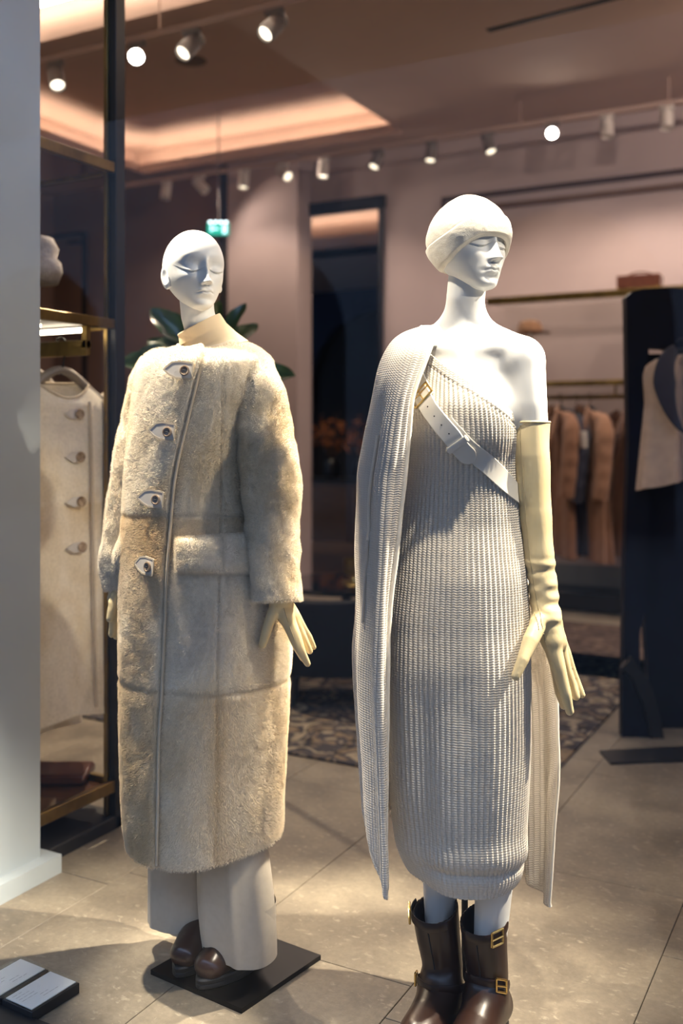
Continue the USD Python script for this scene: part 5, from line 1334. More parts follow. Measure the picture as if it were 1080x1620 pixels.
struct('baseboard_back', box(xr0 - .2, XR, YB - .05, YB, 0, .30), M('grey_wainscot', (.20, .21, .23), rough=.6), 'grey lower band of the right wall')
pz = float(on_y(930, 938, 7.28)[2])
pl_ = obj('plinth', cbox(((xr0 + XR) / 2, 7.48, pz / 2 + .004), (XR - xr0, .40, pz - .02), .004), m_black, smooth=False); setd(pl_, label='long low black plinth under the hanging coats', category='plinth')
# brown coats on hangers
def cloth_mat(name, c): return M(name, c, tuple(1.18 * x for x in c), scale=20, rough=.92, bump=.15, bscale=300, bdist=.001, sheen=.2)
m_tan, m_camel2, m_navycoat, m_choc = cloth_mat('tan_wool', (.23, .115, .066)), cloth_mat('camel_wool', (.29, .155, .092)), cloth_mat('navy_wool', (.020, .022, .040)), cloth_mat('chocolate_wool', (.115, .055, .035))
m_tag = M('paper_tag', (.75, .73, .70), rough=.7)
def hung_coat(label, px, b, ztop, zhem, width, mat, yaw, lining=None, seed=1, sleeves=True, group='coats on the wall rack', tag=False, name='hanging_coat', rail_z=None, hangermat=None, open_=.06):
    """A coat on a hanger: loft from the shoulders down, two sleeves, a collar. Local x across, y depth."""
    x0 = px if not isinstance(px, tuple) else px[0]
    t = thing(name, label, 'coat', (x0, b, 0), yaw, group)
    rg = np.random.default_rng(seed); n = 96; th_ = np.arange(n) * 2 * pi / n
    H = ztop - zhem; V = []
    for a in np.linspace(0, 1, 60):
        z = ztop - H * a
        w = width * (np.interp(a, [0, .02, .05, .09, .3, 1], [.10, .34, .44, .47, .45, .56])); dp = np.interp(a, [0, .04, .12, .5, 1], [.045, .055, .070, .075, .095])
        c, s = np.cos(th_), np.sin(th_)
        r = 1 + .10 * a * np.sin(5 * th_ + seed) + .06 * a * np.sin(9 * th_ + 2 * seed)
        sl = -.045 * np.abs(c) ** 1.3 * np.interp(a, [0, .1, .3], [0, 1, 1])
        front_gap = np.exp(-.5 * ((th_ - 1.5 * pi) / .10) ** 2) * open_ * np.interp(a, [0, .06, 1], [0, 1, 1.4])
        V.append(np.stack([w * c * r * .999, dp * s * r + front_gap, z + sl], -1))
    V = np.array(V); cN = V[-1].mean(0)
    V = np.concatenate([V, [cN + (V[-1] - cN) * .96, cN + (V[-1] - cN) * .93 + [0, 0, .10]]])
    m = grid_mesh(V, flip=True)
    if (normals_of(m.vertices, m.faces) * (m.vertices - [0, 0, ztop - H / 2]))[:, :2].sum() < 0: m.invert()
    obj('coat_body', m, mat, t, smooth=60)
    if sleeves:
        for sx in (-1, 1):
            P = np.array([(sx * width * .36, 0, ztop - .06), (sx * width * .47, -.01, ztop - .13), (sx * width * .535, -.03, ztop - .30), (sx * width * .56, -.05, ztop - .48), (sx * width * .55, -.07, ztop - .64)])
            P = spline(P, 30); rr = np.interp(np.linspace(0, 1, 30), [0, .2, 1], [.045, .075, .066])
            m = tube(P, rr * (1 + .05 * np.sin(np.arange(30) * 1.1 + seed)), rr * .85, n=28, up=(0, 1, 0)); obj('sleeve', m, mat, t, smooth=60)
    lap = []
    for sx in (-1, 1):
        q = np.array([(sx * .035, -.035, ztop + .015), (sx * .085, -.075, ztop - .03), (sx * .105, -.112, ztop - .16), (sx * .030, -.128, ztop - .34)])
        lap.append(tube(spline(q, 24), np.interp(np.linspace(0, 1, 24), [0, .45, 1], [.030, .050, .006]), .009, n=12, up=(0, 1, .1)))
    obj('collar', cat_(lap), lining or mat, t, smooth=60)
    hm = hangermat or m_black
    rz_ = rail_z if rail_z is not None else zr3
    hg = cat_([tube(spline([(-width * .40, 0, ztop - .085), (-width * .22, 0, ztop - .025), (0, 0, ztop + .02), (width * .22, 0, ztop - .025), (width * .40, 0, ztop - .085)], 30), .012, .018, n=10, up=(0, 1, 0))])
    obj('hanger', hg, hm, t)
    obj('hook', tube(spline([(0, 0, ztop + .02), (0, 0, rz_ - .06), (.022, 0, rz_ - .02), (.018, 0, rz_ + .018), (0, 0, rz_ + .026), (-.020, 0, rz_ + .012)], 40), .0035, n=8, up=(0, 1, 0)), m_black, t)
    if tag: obj('price_tag', cbox((width * .40, -.155, ztop - .22), (.10, .004, .12), .001, 0), m_tag, t, smooth=False)
    return t
xc = lambda px: on_y(px, 700, SB)[0]
ztp = float(on_y(900, 648, SB)[2]); zhm = float(on_y(900, 872, SB)[2])
hung_coat('tan wool coat on the wall rack, next to the bare arm', xc(884), SB + .03, ztp, zhm, .46, m_tan, -50, m_camel2, 3, tag=False)
hung_coat('camel wool coat with a white price tag, middle of the wall rack', xc(930), SB + .03, ztp, zhm - .02, .48, m_camel2, -46, m_tan, 5, tag=True)
hung_coat('dark navy coat shape in the dark gap behind the tagged camel coat', xc(908), SB + .06, ztp - .03, zhm + .03, .38, m_navycoat, -58, m_navycoat, 7)  # dark navy shape put between the brown coats
hung_coat('camel wool jacket on the wall rack beside the black stand', xc(988), SB + .03, ztp - .04, zhm + .0, .45, m_camel2, -50, m_choc, 9)
hung_coat('chocolate wool coat on the wall rack, behind the black stand', xc(1034), SB + .03, ztp, zhm - .02, .46, m_choc, -48, m_tan, 11)
# cap on the lower shelf
c = on_y(838, 560, SB + .2); c[2] = zr2 + .004
cpb = on_y(838, 524, SB + .2)
st = obj('hat_stand', cat_([cyl((c[0], c[1], c[2]), (c[0], c[1], cpb[2]), .008, 10), lathe([(0, 0), (.06, 0), (.06, .008), (0, .012)], c)]), m_lampwhite); setd(st, label='pale stand carrying a brown cap on the wall shelf', category='hat stand')
cp = thing('cap', 'brown peaked cap on a pale stand above the hanging coats', 'hat', (cpb[0], cpb[1], cpb[2] - .02), -20)
obj('crown', lathe([(.090, 0), (.098, .012), (.098, .05), (.080, .088), (.045, .104), (0, .108)], n=36), cloth_mat('cap_wool', (.25, .13, .07)), cp)
pe = Polygon([(.095 * math.cos(a), .095 * math.sin(a)) for a in np.linspace(-.95, .95, 20)] + [(.165 * math.cos(a), .15 * math.sin(a)) for a in np.linspace(.8, -.8, 20)])
pk_ = trimesh.creation.extrude_polygon(pe, .008); obj('peak', pk_, m_choc, cp, smooth=False)
# handbag on the upper shelf
hb_ = on_y(1012, 460, SB + .12); hb_[2] = zr1 + .004 + .0
w_ = on_y(1046, 450, SB + .12)[0] - on_y(978, 450, SB + .12)[0]
m_bag = M('oxblood_leather', (.085, .028, .018), (.11, .038, .022), scale=12, rough=.28, coat=.3)
hb = thing('handbag', 'oxblood leather box handbag on the upper wall shelf', 'handbag', hb_)
hh = .13
obj('bag_body', cbox((0, 0, hh / 2), (w_, .12, hh), .012), m_bag, hb, smooth=25)
obj('flap', cbox((0, -.062, hh * .64), (w_ * 1.0, .010, hh * .72), .004), m_bag, hb, smooth=25)
for sx in (-1, 1): obj('ring', lathe([(0, -.004), (.012, -.004), (.012, .004), (0, .004)], (sx * w_ * .46, -.07, hh * .30), 14), m_gold, hb)
obj('handle', tube(spline([(-w_ * .3, 0, hh), (-w_ * .2, 0, hh + .015), (w_ * .2, 0, hh + .015), (w_ * .3, 0, hh)], 20), .006, n=8, up=(0, 1, 0)), m_bag, hb)

# ---- black display stand at the right edge
SD = 4.35
def sp(px, py, d=SD): return PX(px, py, d)
m_blacknavy = M('black_navy_mottle', (.005, .005, .008), (.006, .007, .018), scale=2, rough=.45, spec=.15)  # black panels mottled with navy
ds = thing('display_stand', 'tall black display stand with a rounded head at the right edge', 'display stand')
def plate(pix, d, th_, axis=None):
    """A flat panel standing square to the lens axis turned to room axes: outline in pixels at depth d, given thickness backwards."""
    P = np.array([[(x - 540) / F * d, EYE - (y - HORIZON) / F * d] for x, y in pix]); m = trimesh.creation.extrude_polygon(Polygon(P), th_)
    v = np.asarray(m.vertices); return trimesh.Trimesh(W(v[:, 0], d + th_ - v[:, 2], v[:, 1]), m.faces if True else 0, process=False)
def fixo(m):
    if m.volume < 0: m.invert()
    return m
head_pix = [(990, 470), (1000, 461), (1020, 457), (1050, 455), (1080, 456), (1115, 461), (1150, 470), (1150, 556), (1090, 556), (1075, 561), (1050, 552), (1026, 551), (1024, 640), (1028, 800), (1022, 960), (1012, 1000), (1010, 1170), (985, 1176), (988, 900), (994, 700)]
obj('side_panel', fixo(plate(head_pix, SD, .06)), m_blacknavy, ds, smooth=False)
arcp = [(984, 1058), (1000, 1075), (1016, 1110), (1026, 1150), (1032, 1190), (1040, 1216), (1062, 1216), (1052, 1180), (1046, 1140), (1034, 1095), (1016, 1060), (1000, 1040)]
obj('curved_brace', fixo(plate(arcp, SD - .05, .05)), m_black, ds, smooth=False)
arcp = [(984, 1060), (984, 1178), (1012, 1192), (1030, 1196), (1024, 1150), (1014, 1110), (1000, 1078)]
obj('lower_panel', fixo(plate(arcp, SD - .03, .05)), m_blacknavy, ds, smooth=False)
obj('back_panel', fixo(plate([(1016, 560), (1160, 560), (1160, 1225), (1034, 1205), (1020, 1000), (1018, 900)], SD + .10, .05)), m_blacknavy, ds, smooth=False)
fq = [on_z(948, 1191, .0), on_z(1030, 1186, .0), on_z(1100, 1205, .0), on_z(968, 1210, .0)]
bpl = slab([tuple(x[:2]) for x in (on_z(948, 1191, 0), on_z(1090, 1183, 0), on_z(1130, 1204, 0), on_z(966, 1210, 0))], 0, .010)
obj('base', bpl, m_black, ds, smooth=False)
hs_ = PX(1062, 600, SD + .02)
hung_coat('beige coat with dark lapels hanging inside the black display stand', hs_[0] + .04, hs_[1], float(sp(1060, 562)[2]), float(sp(1060, 760)[2]), .36, cloth_mat('beige_wool', (.46, .34, .26)), 28.3, m_navycoat, 15, sleeves=False, group=None, name='stand_coat', rail_z=float(sp(1060, 545)[2]))

# ---- armchair, round table with a gold lamp, rugs
m_velvet = M('black_velvet', (.010, .010, .012), rough=.9, spec=.2)
ac = PX(522, 1075, 4.95); ac[2] = 0
ch = thing('armchair', 'black barrel armchair seen from behind on the patterned rug', 'armchair', ac, 28.3)
n = 64; aa = np.linspace(-.32 * pi, 1.32 * pi, n); V = []
Ro, Ri = .36, .27
for a in aa:
    c, s = math.cos(a), math.sin(a)
    zt_ = .43 + .11 * sstep(-.9, .7, np.array(math.sin(a + .25)))
    V.append([(Ro * .92 * c, Ro * .92 * s, .18), (Ro * c, Ro * s, .30), (Ro * c, Ro * s, zt_ - .05), (Ro * .97 * c, Ro * .97 * s, zt_ - .01), ((Ro + Ri) / 2 * c, (Ro + Ri) / 2 * s, zt_), (Ri * c, Ri * s, zt_ - .05), (Ri * c, Ri * s, .18)])
m = grid_mesh(np.array(V, float), caps=True); 
if m.volume < 0: m.invert()
# turned so that its back faces the window
m.apply_transform(trimesh.transformations.rotation_matrix(pi, [0, 0, 1])); obj('backrest', m, m_velvet, ch, smooth=50)
obj('seat', lathe([(0, .18), (.28, .18), (.30, .22), (.30, .36), (.27, .40), (0, .41)], n=40), m_velvet, ch)
for a in (.8, 2.35, 3.93, 5.5): obj('leg', cyl((.25 * math.cos(a), .25 * math.sin(a), .0), (.23 * math.cos(a), .23 * math.sin(a), .19), .013, 10, .020), m_black, ch)
tc = PX(548, 920, 5.9); ztb = float(tc[2]); 
tb_ = thing('round_table', 'round black glossy side table behind the armchair', 'table', (tc[0], tc[1], 0))
m_gloss = M('black_gloss', (.008, .008, .008), rough=.05, coat=.6, spec=.7)
obj('tabletop', lathe([(0, ztb - .03), (.38, ztb - .03), (.392, ztb - .02), (.392, ztb - .006), (.385, ztb), (0, ztb)], n=64), m_gloss, tb_, smooth=30)
obj('pedestal', lathe([(0, 0), (.20, 0), (.20, .015), (.03, .03), (.03, ztb - .03), (0, ztb - .03)], n=32), m_black, tb_, smooth=30)
lc = PX(560, 916, 5.85)
lp_ = thing('gold_pot', 'cylindrical gold pot with a flared foot on the round black table', 'pot', (lc[0], lc[1], ztb))
obj('bowl', lathe([(0, .04), (.030, .04), (.062, .055), (.064, .145), (.058, .145), (.055, .06), (0, .055)], n=36), m_brass, lp_, smooth=30)
obj('foot', lathe([(0, 0), (.075, 0), (.075, .012), (.03, .02), (.022, .042), (0, .042)], n=36), m_gold, lp_, smooth=30)
def rug_mat(name, c1, c2, c3):
    nodes = {'g': ('texture_coordinate', {}), 'n': ('noise_texture', {'scale': 7.0, 'detail': 3.0, 'distortion': 1.4}), 'v': ('voronoi_texture', {'scale': 12.0}), 'r': ('rgb_ramp', {'ramp': [(0, c1), (.40, c1), (.46, c2), (.54, c2), (.60, c3), (1, c3)]}),
             'r2': ('rgb_ramp', {'ramp': [(0, (.35, .35, .35)), (.25, (.5, .5, .5)), (.4, (1, 1, 1)), (1, (1, 1, 1))]}), 'm': ('mix', {'mix_type': 'multiply', 'fac': .8}), 'p': ('principled_bsdf', {'roughness': .95, 'specular_ior_level': .1})}
    return usdkit.material(stage, '/World/Looks/' + name, nodes, [('g.object', 'n.vector'), ('g.object', 'v.vector'), ('n.fac', 'r.fac'), ('v.distance', 'r2.fac'), ('r.color', 'm.color1'), ('r2.color', 'm.color2'), ('m.color', 'p.base_color')], surface='p.BSDF')
ra, rb_ = on_z(575, 1214, 0), on_z(450, 1195, 0)
b0 = float((ra[1] + rb_[1]) / 2)
rg1 = obj('rug', cbox((-2.25, b0 + 1.2, .006), (2.3, 2.4, .012), .003), rug_mat('faded_rug', (.30, .25, .18), (.06, .055, .06), (.20, .15, .10)), smooth=False); setd(rg1, label='faded patterned rug under the black armchair', category='rug')
e0 = on_z(905, 1085, 0)
rg2 = obj('rug', cbox((float(e0[0]) + .05, float(e0[1]) + .95, .006), (1.5, 1.5, .012), .003), rug_mat('brown_rug', (.14, .10, .08), (.09, .065, .055), (.17, .12, .09)), smooth=False); setd(rg2, label='brown patterned rug in front of the hanging coats', category='rug')

# ---- fiddle-leaf plant behind the left mannequin
m_leaf = usdkit.material(stage, '/World/Looks/fiddle_leaf', {'g': ('texture_coordinate', {}), 'n': ('noise_texture', {'scale': 18.0, 'detail': 3.0}), 'r': ('rgb_ramp', {'ramp': [(.3, (.012, .040, .018)), (.7, (.035, .085, .025))]}),
    'p': ('principled_bsdf', {'roughness': .28, 'specular_ior_level': .6}), 't': ('translucent_bsdf', {'color': (.06, .14, .02)}), 'm': ('mix_closure', {'fac': .15})},
    [('g.object', 'n.vector'), ('n.fac', 'r.fac'), ('r.color', 'p.base_color'), ('p.BSDF', 'm.closure1'), ('t.BSDF', 'm.closure2')], surface='m.closure')
m_trunk = M('bark', (.10, .07, .045), (.15, .11, .07), scale=20, rough=.9); m_potm = M('grey_pot', (.18, .17, .16), rough=.6)
PD = 3.95
def leafm(base, tip, width, nrm_, seed):
    base, tip = np.asarray(base, float), np.asarray(tip, float); ax_ = tip - base; L_ = np.linalg.norm(ax_); ax_ /= L_
    s_ = np.cross(nrm_, ax_); s_ /= np.linalg.norm(s_); nn = np.cross(ax_, s_); R, C = 18, 9; V = np.zeros((R, C, 3))
    for i in range(R):
        t = i / (R - 1); w = width * (math.sin(pi * min(1, t ** .8 * 1.0)) ** .7 * (.62 + .55 * t) if 0 < t < 1 else .02)
        for j in range(C):
            x = (j - 4) / 4; wav = .05 * L_ * math.sin(t * 13 + seed) * abs(x) ** 2
            V[i, j] = base + ax_ * t * L_ + s_ * x * w / 2 + nn * (.18 * w * x * x - .12 * L_ * t * t + wav * .5)
    m = grid_mesh(V, closed=False); v = np.asarray(m.vertices); k = len(v); vn = normals_of(v, np.asarray(m.faces))
    return trimesh.Trimesh(np.vstack([v, v - vn * .0012]), np.vstack([m.faces, np.asarray(m.faces)[:, ::-1] + k]), process=False)
pc = PX(335, 700, PD)
pp = thing('fiddle_leaf_plant', 'potted fiddle-leaf fig standing behind the fur-coated mannequin', 'plant')
obj('pot', lathe([(0, 0), (.13, 0), (.17, .30), (.172, .33), (.155, .33), (.15, .29), (0, .28)], (pc[0], pc[1], 0), 40), m_potm, pp, smooth=35)
obj('trunk', tube(spline([(pc[0], pc[1], .28), (pc[0] + .02, pc[1], .8), tuple(PX(332, 560, PD)), tuple(PX(335, 500, PD))], 40), np.linspace(.018, .008, 40), n=10, up=(1, 0, 0)), m_trunk, pp)
LV = [((292, 545), (240, 484), 40, 0), ((285, 560), (233, 532), 34, 1), ((275, 556), (222, 551), 22, 2), ((262, 572), (188, 570), 38, 3), ((300, 540), (262, 490), 30, 4), ((345, 530), (342, 478), 34, 5), ((352, 535), (386, 477), 24, 6), ((352, 552), (408, 508), 30, 7),
      ((385, 600), (463, 588), 46, 8), ((330, 580), (300, 520), 40, 9), ((350, 600), (400, 560), 40, 10), ((300, 620), (250, 600), 40, 11), ((340, 560), (330, 500), 36, 12), ((320, 545), (310, 492), 30, 13)]
for (b_, t_, w_, k) in LV:
    dd = PD + .10 * math.sin(k * 2.1); obj('leaf', leafm(PX(*b_, PD), PX(*t_, dd), w_ / F * PD * 1.15, W(.2 * math.sin(k), -.8, .6) , k), m_leaf, pp, smooth=60)
# ---- exit sign
ep = on_y(345, 361, 6.9)
es = thing('exit_sign', 'small green lit exit sign hanging behind the bald head', 'exit sign', (ep[0], ep[1], ep[2]), 28.3)
m_exit = emitter('exit_green', (.03, .55, .38), 1.0); m_exitw = emitter('exit_white', (.55, .95, 1.0), 2.4); m_led = emitter('exit_led', (.75, .95, 1.0), 6.0)
obj('sign_box', cbox((0, .02, 0), (.19, .04, .12), .004), m_lampgrey, es, smooth=False)
obj('sign_face', cbox((0, -.002, -.008), (.18, .004, .10), 0), m_exit, es, smooth=False)
obj('pictogram', cat_([cbox((.055, -.006, -.008), (.035, .003, .075), 0), cbox((-.02, -.006, -.006), (.05, .003, .012), 0, 0), cbox((-.055, -.006, .0), (.018, .003, .05), 0)]), m_exitw, es, smooth=False)
for k in range(4): obj('led', cbox((-.066 + .044 * k, -.006, .050), (.024, .006, .014), .002), m_led, es, smooth=False)
obj('bracket', cyl((0, .02, .06), (0, .02, 4.05 - float(ep[2])), .006, 8), m_lampgrey, es)
# dark strip beside the pillar
struct('door_1', box(on_y(350, 500, 7.5)[0], PX0 - .0, 7.46, 7.54, 0, ZC), m_blackmatt, 'narrow black strip left of the pillar')
# small switch plate near the pillar's right edge
sw = on_y(449, 645, 7.45); s_ = obj('switch_plate', cbox((sw[0], 7.443, sw[2]), (.045, .012, .10), .003), m_black, smooth=False); setd(s_, label='black switch plate on the taupe pillar', category='switch')
# ================================================================ the shelving unit with hanging coats at the left, price stand
XF, YF = -2.25, 2.60          # right face, far edge of the unit
FX0 = -3.35
Zb = lambda px, py, a=XF: float(on_x(px, py, a)[2])
un = thing('shelving_unit', 'open black and brass shelving unit hung with coats, left of the fur coat', 'shelving unit')
PXp = on_x(184, 700, XF)
YP = float(PXp[1])
obj('post', cbox((XF - .008, YP + .004, 1.75), (.046, .048, 3.5), .002), m_black, un, smooth=False)
obj('post_inlay', cbox((XF - .022, YP - .024, 1.75), (.016, .012, 3.5), .001), m_brass, un, smooth=False, label='brass strip on the post')
YN = 1.95
for x, y in ((FX0, YP), (FX0, YN), (XF - .02, YN)): 
    if x == FX0 or True: obj('post', cbox((x, y, 1.75), (.045, .045, 3.5), .002), m_black, un, smooth=False)
zt1, zs, zl, zb0 = Zb(150, 256), Zb(150, 509), Zb(150, 1256), Zb(150, 1318)
def shelf(z, th_, mat, rail=True, inset=.03):
    obj('shelf', cbox(((XF + FX0) / 2 - .01, (YP + YN) / 2, z - .004), (XF - FX0 - .04, YP - YN - .04, .010), .001), mat, un, smooth=False)
    obj('shelf_edge', cbox((XF, (YP + YN) / 2, z), (.022, YP - YN - .03, th_), .002), m_brass, un, smooth=False)
    obj('shelf_edge', cbox(((XF + FX0) / 2, YP, z), (XF - FX0 - .03, .022, th_), .002), m_brass, un, smooth=False)
shelf(zt1, .036, m_bronzeglass); shelf(zs, .034, m_black); shelf(zl, .040, m_bronzeglass)
obj('base', cbox(((XF + FX0) / 2, (YP + YN) / 2, zb0 / 2 + .01), (XF - FX0 + .03, YP - YN + .05, max(.05, zb0 - .0)), .004), m_blackmatt, un, smooth=False)
m_led2 = emitter('shelf_led', (1, .84, .62), 9.0)
obj('light_strip', cbox(((XF + FX0) / 2 + .1, YP - .10, zs - .024), (XF - FX0 - .3, .03, .012), .001), m_led2, un, smooth=False, label='glowing strip under the shelf')
obj('light_strip', cbox((XF - .10, (YP + YN) / 2 - .1, zs - .022), (.02, YP - YN - .3, .010), .001), m_led2, un, smooth=False, label='glowing strip under the shelf')
# hanging rail across the unit
RB = 2.45
zrl = float(on_y(100, 552, RB)[2]); RX1 = float(on_y(140, 548, RB)[0])
obj('hanging_rail', cbox(((FX0 + RX1) / 2, RB, zrl), (RX1 - FX0, .02, .050), .002), m_brass, un, smooth=False)
obj('rail_post', box(RX1 - .02, RX1, RB - .01, RB + .01, zrl, zs), m_brass, un, smooth=False)
# coats
m_hangerwood = M('grey_hanger', (.22, .19, .17), rough=.5)
def fur_hung(label, b, x0, zt, zh, width, yaw, seed, buttons):
    t = thing('fur_coat', label, 'coat', (x0, b, 0), yaw, 'fur coats in the shelving unit')
    n = 110; th_ = np.arange(n) * 2 * pi / n; V = []; H = zt - zh
    for a in np.linspace(0, 1, 90):
        w = width * np.interp(a, [0, .015, .04, .08, .18, .5, 1], [.20, .27, .36, .425, .43, .42, .47]); dp = np.interp(a, [0, .04, .12, .5, 1], [.050, .058, .066, .068, .078])
        c, s = np.cos(th_), np.sin(th_)
        r = 1 + .05 * a * np.sin(3 * th_ + seed) + .035 * a * np.sin(7 * th_ + seed)
        drop = -.050 * np.clip(-s, 0, 1) ** 2 * np.interp(a, [0, .06], [1, 0]) - .03 * np.abs(c) ** 1.4 * np.interp(a, [0, .05, .2], [0, 1, 1.2])
        V.append(np.stack([w * c * r, dp * s * r, zt - H * a + drop], -1))
    V = np.array(V); V += .006 * (meshkit.fbm(V * 14, 3, seed)[..., None] - .5)
    cN = V[-1].mean(0); c0 = V[0].mean(0)
    V = np.concatenate([[c0 + (V[0] - c0) * .80 - [0, 0, .09], c0 + (V[0] - c0) * .9 - [0, 0, .004]], V, [cN + (V[-1] - cN) * .95, cN + (V[-1] - cN) * .9 + [0, 0, .1]]])
    m = grid_mesh(V, flip=True)
    if (normals_of(m.vertices, m.faces) * (m.vertices - [0, 0, zt - H / 2]))[:, :2].sum() < 0: m.invert()
    pr = obj('coat_body', m, m_fur, t, smooth=True); v = np.asarray(m.vertices)
    set_tone(pr, np.clip(.55 * sstep(zt - .36 * H, zt - .365 * H, v[:, 2]) * (1 - sstep(zt - .44 * H, zt - .52 * H, v[:, 2])) + (meshkit.fbm(v * 8, 3, seed) - .45), 0, .8))
    for sx in (-1, 1):
        o_ = .075 if sx > 0 else .0
        P = spline([(sx * width * .30, 0, zt - .060), (sx * (width * .39 + o_ * .4), -.02, zt - .12), (sx * (width * .43 + o_ * .7), -.05, zt - .30), (sx * (width * .43 + o_), -.075, zt - .46), (sx * (width * .42 + o_), -.09, zt - .60)], 40)
        rr = np.interp(np.linspace(0, 1, 40), [0, .2, .8, 1], [.040, .058, .062, .058]); m = tube(P, rr, rr * .9, n=36, up=(0, 1, 0))
        pr = obj('sleeve', m, m_fur, t, smooth=60); set_tone(pr, np.full(len(UsdGeom.Mesh(pr).GetPointsAttr().Get()), .12))
    for k, zz in enumerate(buttons):
        if zz is None: continue
        f = frame_at(np.array([.025, -.070 - .005 * k, zz]), np.array([0, -1.0, .03]))
        B = obj('button', f(lathe([(0, .0052), (.008, .0056), (.0145, .0072), (.0180, .005), (.016, .0), (0, .0)], n=24)), m_horn, t)
        obj('buttonhole', f(trimesh.creation.extrude_polygon(Polygon([(-.055, 0), (-.03, .016), (.012, .016), (.012, -.016), (-.03, -.016)]), .0015)), m_hidegrey, t, smooth=False)
    if buttons: obj('edge_piping', tube(spline([(.065, -.070, zt - .06), (.070, -.076, zt - .30), (.075, -.082, zt - .7), (.08, -.088, zh + .02)], 40), .005, n=8, up=(0, 1, 0)), m_hide, t)
    obj('neck_piping', tube(np.concatenate([V[2], V[2][:1]]) + [0, 0, .003], .004, n=8, up=(0, 0, 1)), m_hide, t)
    hs = tube(spline([(-width * .32, 0, zt - .05), (-width * .16, 0, zt + .005), (0, 0, zt + .045), (width * .16, 0, zt + .005), (width * .32, 0, zt - .05)], 30), .014, .020, n=12, up=(0, 1, 0))
    obj('hanger', hs, m_hangerwood, t)
    dx = .0
    obj('hook', tube(spline([(0, 0, zt + .04), (0, 0, zrl - .08), (.0, -.026, zrl - .01), (0, -.020, zrl + .030), (0, .004, zrl + .038), (0, .022, zrl + .022)], 40), .003, n=8, up=(0, 1, 0)), m_black, t)
    return t
def zat(py, x0, b=RB):
    d = -x0 * SY + b * CY; return EYE - (py - HORIZON) / F * d
A0 = -2.37
fur_hung('cream fur coat with four horn buttons hanging foremost in the shelving unit', RB, A0, zat(607, A0), zat(1128, A0), .50, 76, 2, [zat(y, A0 + .1) for y in (655, 723, 794, 866)])
fur_hung('cream fur coat behind the foremost one, half hidden by the white wall', RB, -2.50, zat(607, -2.5), zat(1150, -2.5), .50, 90, 6, [])
fur_hung('grey-beige fur coat hanging rearmost in the shelving unit', RB + .02, -2.64, zat(612, -2.64), zat(1150, -2.64), .46, 93, 9, [])
# grey fur hat on a stand on the upper shelf, half hidden
hx = on_y(50, 410, 2.42)
m_greyfur = M('grey_fur', (.30, .26, .24), (.42, .37, .34), scale=30, rough=.95, bump=.6, bscale=130, bdist=.006)
ht = thing('fur_hat', 'grey fur hat on the shelf, at the edge of the white wall', 'hat', (hx[0], hx[1], zs + .0))
zh_ = float(on_y(50, 372, 2.42)[2]) - zs
obj('hat_body', lathe([(0, zh_ - .16), (.085, zh_ - .16), (.100, zh_ - .12), (.095, zh_ - .09), (.080, zh_ - .075), (.088, zh_ - .045), (.070, zh_ - .01), (.03, zh_), (0, zh_)], n=40), m_greyfur, ht, smooth=True)
obj('stand', lathe([(0, 0.004), (.06, 0.004), (.06, .012), (.010, .02), (.010, zh_ - .15), (0, zh_ - .15)], n=24), m_black, ht, smooth=30)
# purses and a red-brown scarf on the low shelf
ps = on_z(95, 1245, zl); 
sc_ = obj('clutch_bag', cbox((float(ps[0]) - .06, float(ps[1]) + .05, zl + .022), (.22, .15, .035), .008, 28), m_bag); setd(sc_, label='dark red-brown clutch lying on the low bronze shelf', category='bag')
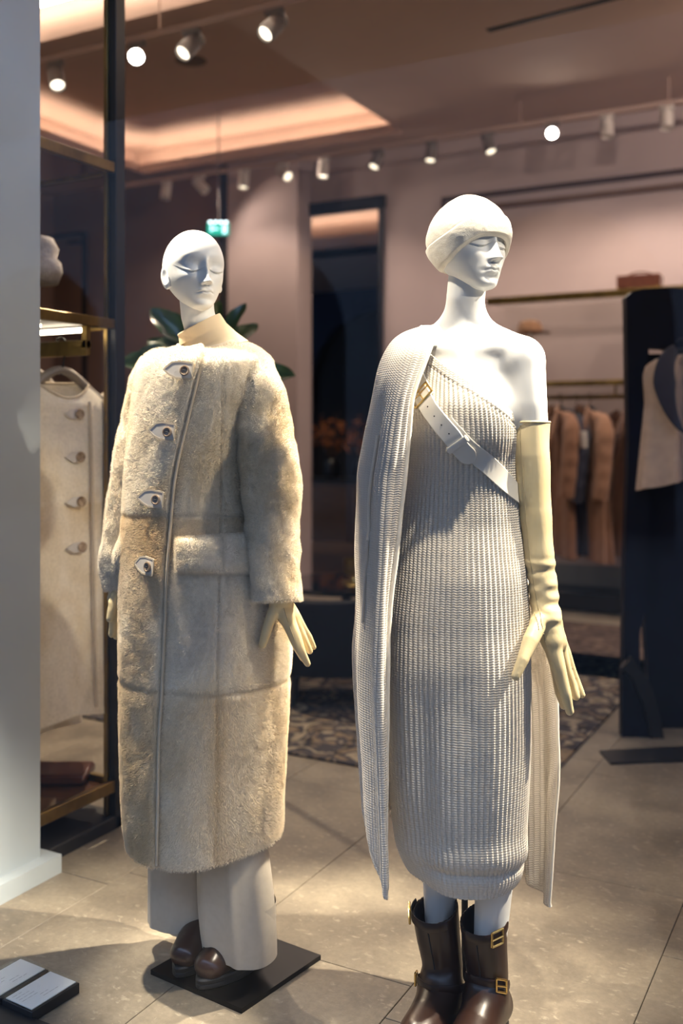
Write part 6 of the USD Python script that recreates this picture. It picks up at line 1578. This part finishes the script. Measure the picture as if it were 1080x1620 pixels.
# framed dark opening on the far brown wall, lit by a warm wash
fx0, fx1 = on_y(20, 480, 7.5)[0], on_y(139, 480, 7.5)[0]
z0_, z1_ = float(on_y(100, 640, 7.5)[2]), float(on_y(100, 375, 7.5)[2])
wf = thing('wall_frame', 'black metal frame against the brown wall, seen through the shelving unit', 'frame')
obj('frame', cat_([cbox(((fx0 + fx1) / 2, 7.45, z1_), (fx1 - fx0, .04, .035), .002), cbox((fx1, 7.45, (z1_ + .0) / 2), (.035, .04, z1_), .002), cbox((fx1 - .10, 7.42, z1_ - .09), (.16, .05, .04), .002)]), m_black, wf, smooth=False)
# the price stand in the window, cards under clear plates
ps0 = on_z(52, 1612, 0); 
c0 = on_z(50, 1606, .012)
m_card = M('white_card', (.82, .82, .83), rough=.6); m_ink = M('grey_ink', (.42, .42, .44), rough=.7)
m_acryl = pane_mat('clear_acrylic', (.955, .975, .98), 1.35)
zc_ = .030
k0, k1, k2 = on_z(51, 1599, zc_), on_z(126, 1552, zc_), on_z(3, 1577, zc_)     # near corner, right corner, left corner of the right-hand block
ex = (k1 - k0)[:2]; ey = (k2 - k0)[:2]
print('price', np.linalg.norm(ex), np.linalg.norm(ey), np.degrees(np.arctan2(ex[1], ex[0])), k0)
LX, LY = float(np.linalg.norm(ex)), float(np.linalg.norm(ey))
ra_ = float(np.degrees(np.arctan2(ex[1], ex[0])))
for j in range(2):
    cc = k0[:2] + ex / 2 + ey * (.5 + 1.04 * j)
    t = thing('price_stand', ['black price block with a white card, the right one at the window', 'black price block with a white card at the lower left picture edge'][j], 'price stand', (cc[0], cc[1], 0), ra_, 'price blocks in the window')
    obj('block', cbox((0, 0, zc_ / 2 - .002), (LX, LY * .98, zc_ - .006), .001), m_black, t, smooth=False)
    obj('card', cbox((0, 0, zc_ - .003), (LX * .93, LY * .84, .002), 0), m_card, t, smooth=False)
    obj('clear_plate', cbox((0, 0, zc_ + .001), (LX, LY * .98, .004), 0), m_acryl, t, smooth=False)
    rr_ = random.Random(3 + j); ink = []
    for q in range(6):
        y = LY * (.30 - .105 * q); x0_ = -LX * .40 + (LX * .3 if q > 3 else 0)
        for w_i in range(rr_.randint(2, 3)):
            wl = rr_.uniform(.008, .016); 
            ink.append(cbox((x0_ + wl / 2, y, zc_ - .0019), (wl, .0015, .0004), 0)); x0_ += wl + .004
    obj('print_lines', cat_(ink), m_ink, t, smooth=False, label='small grey print')
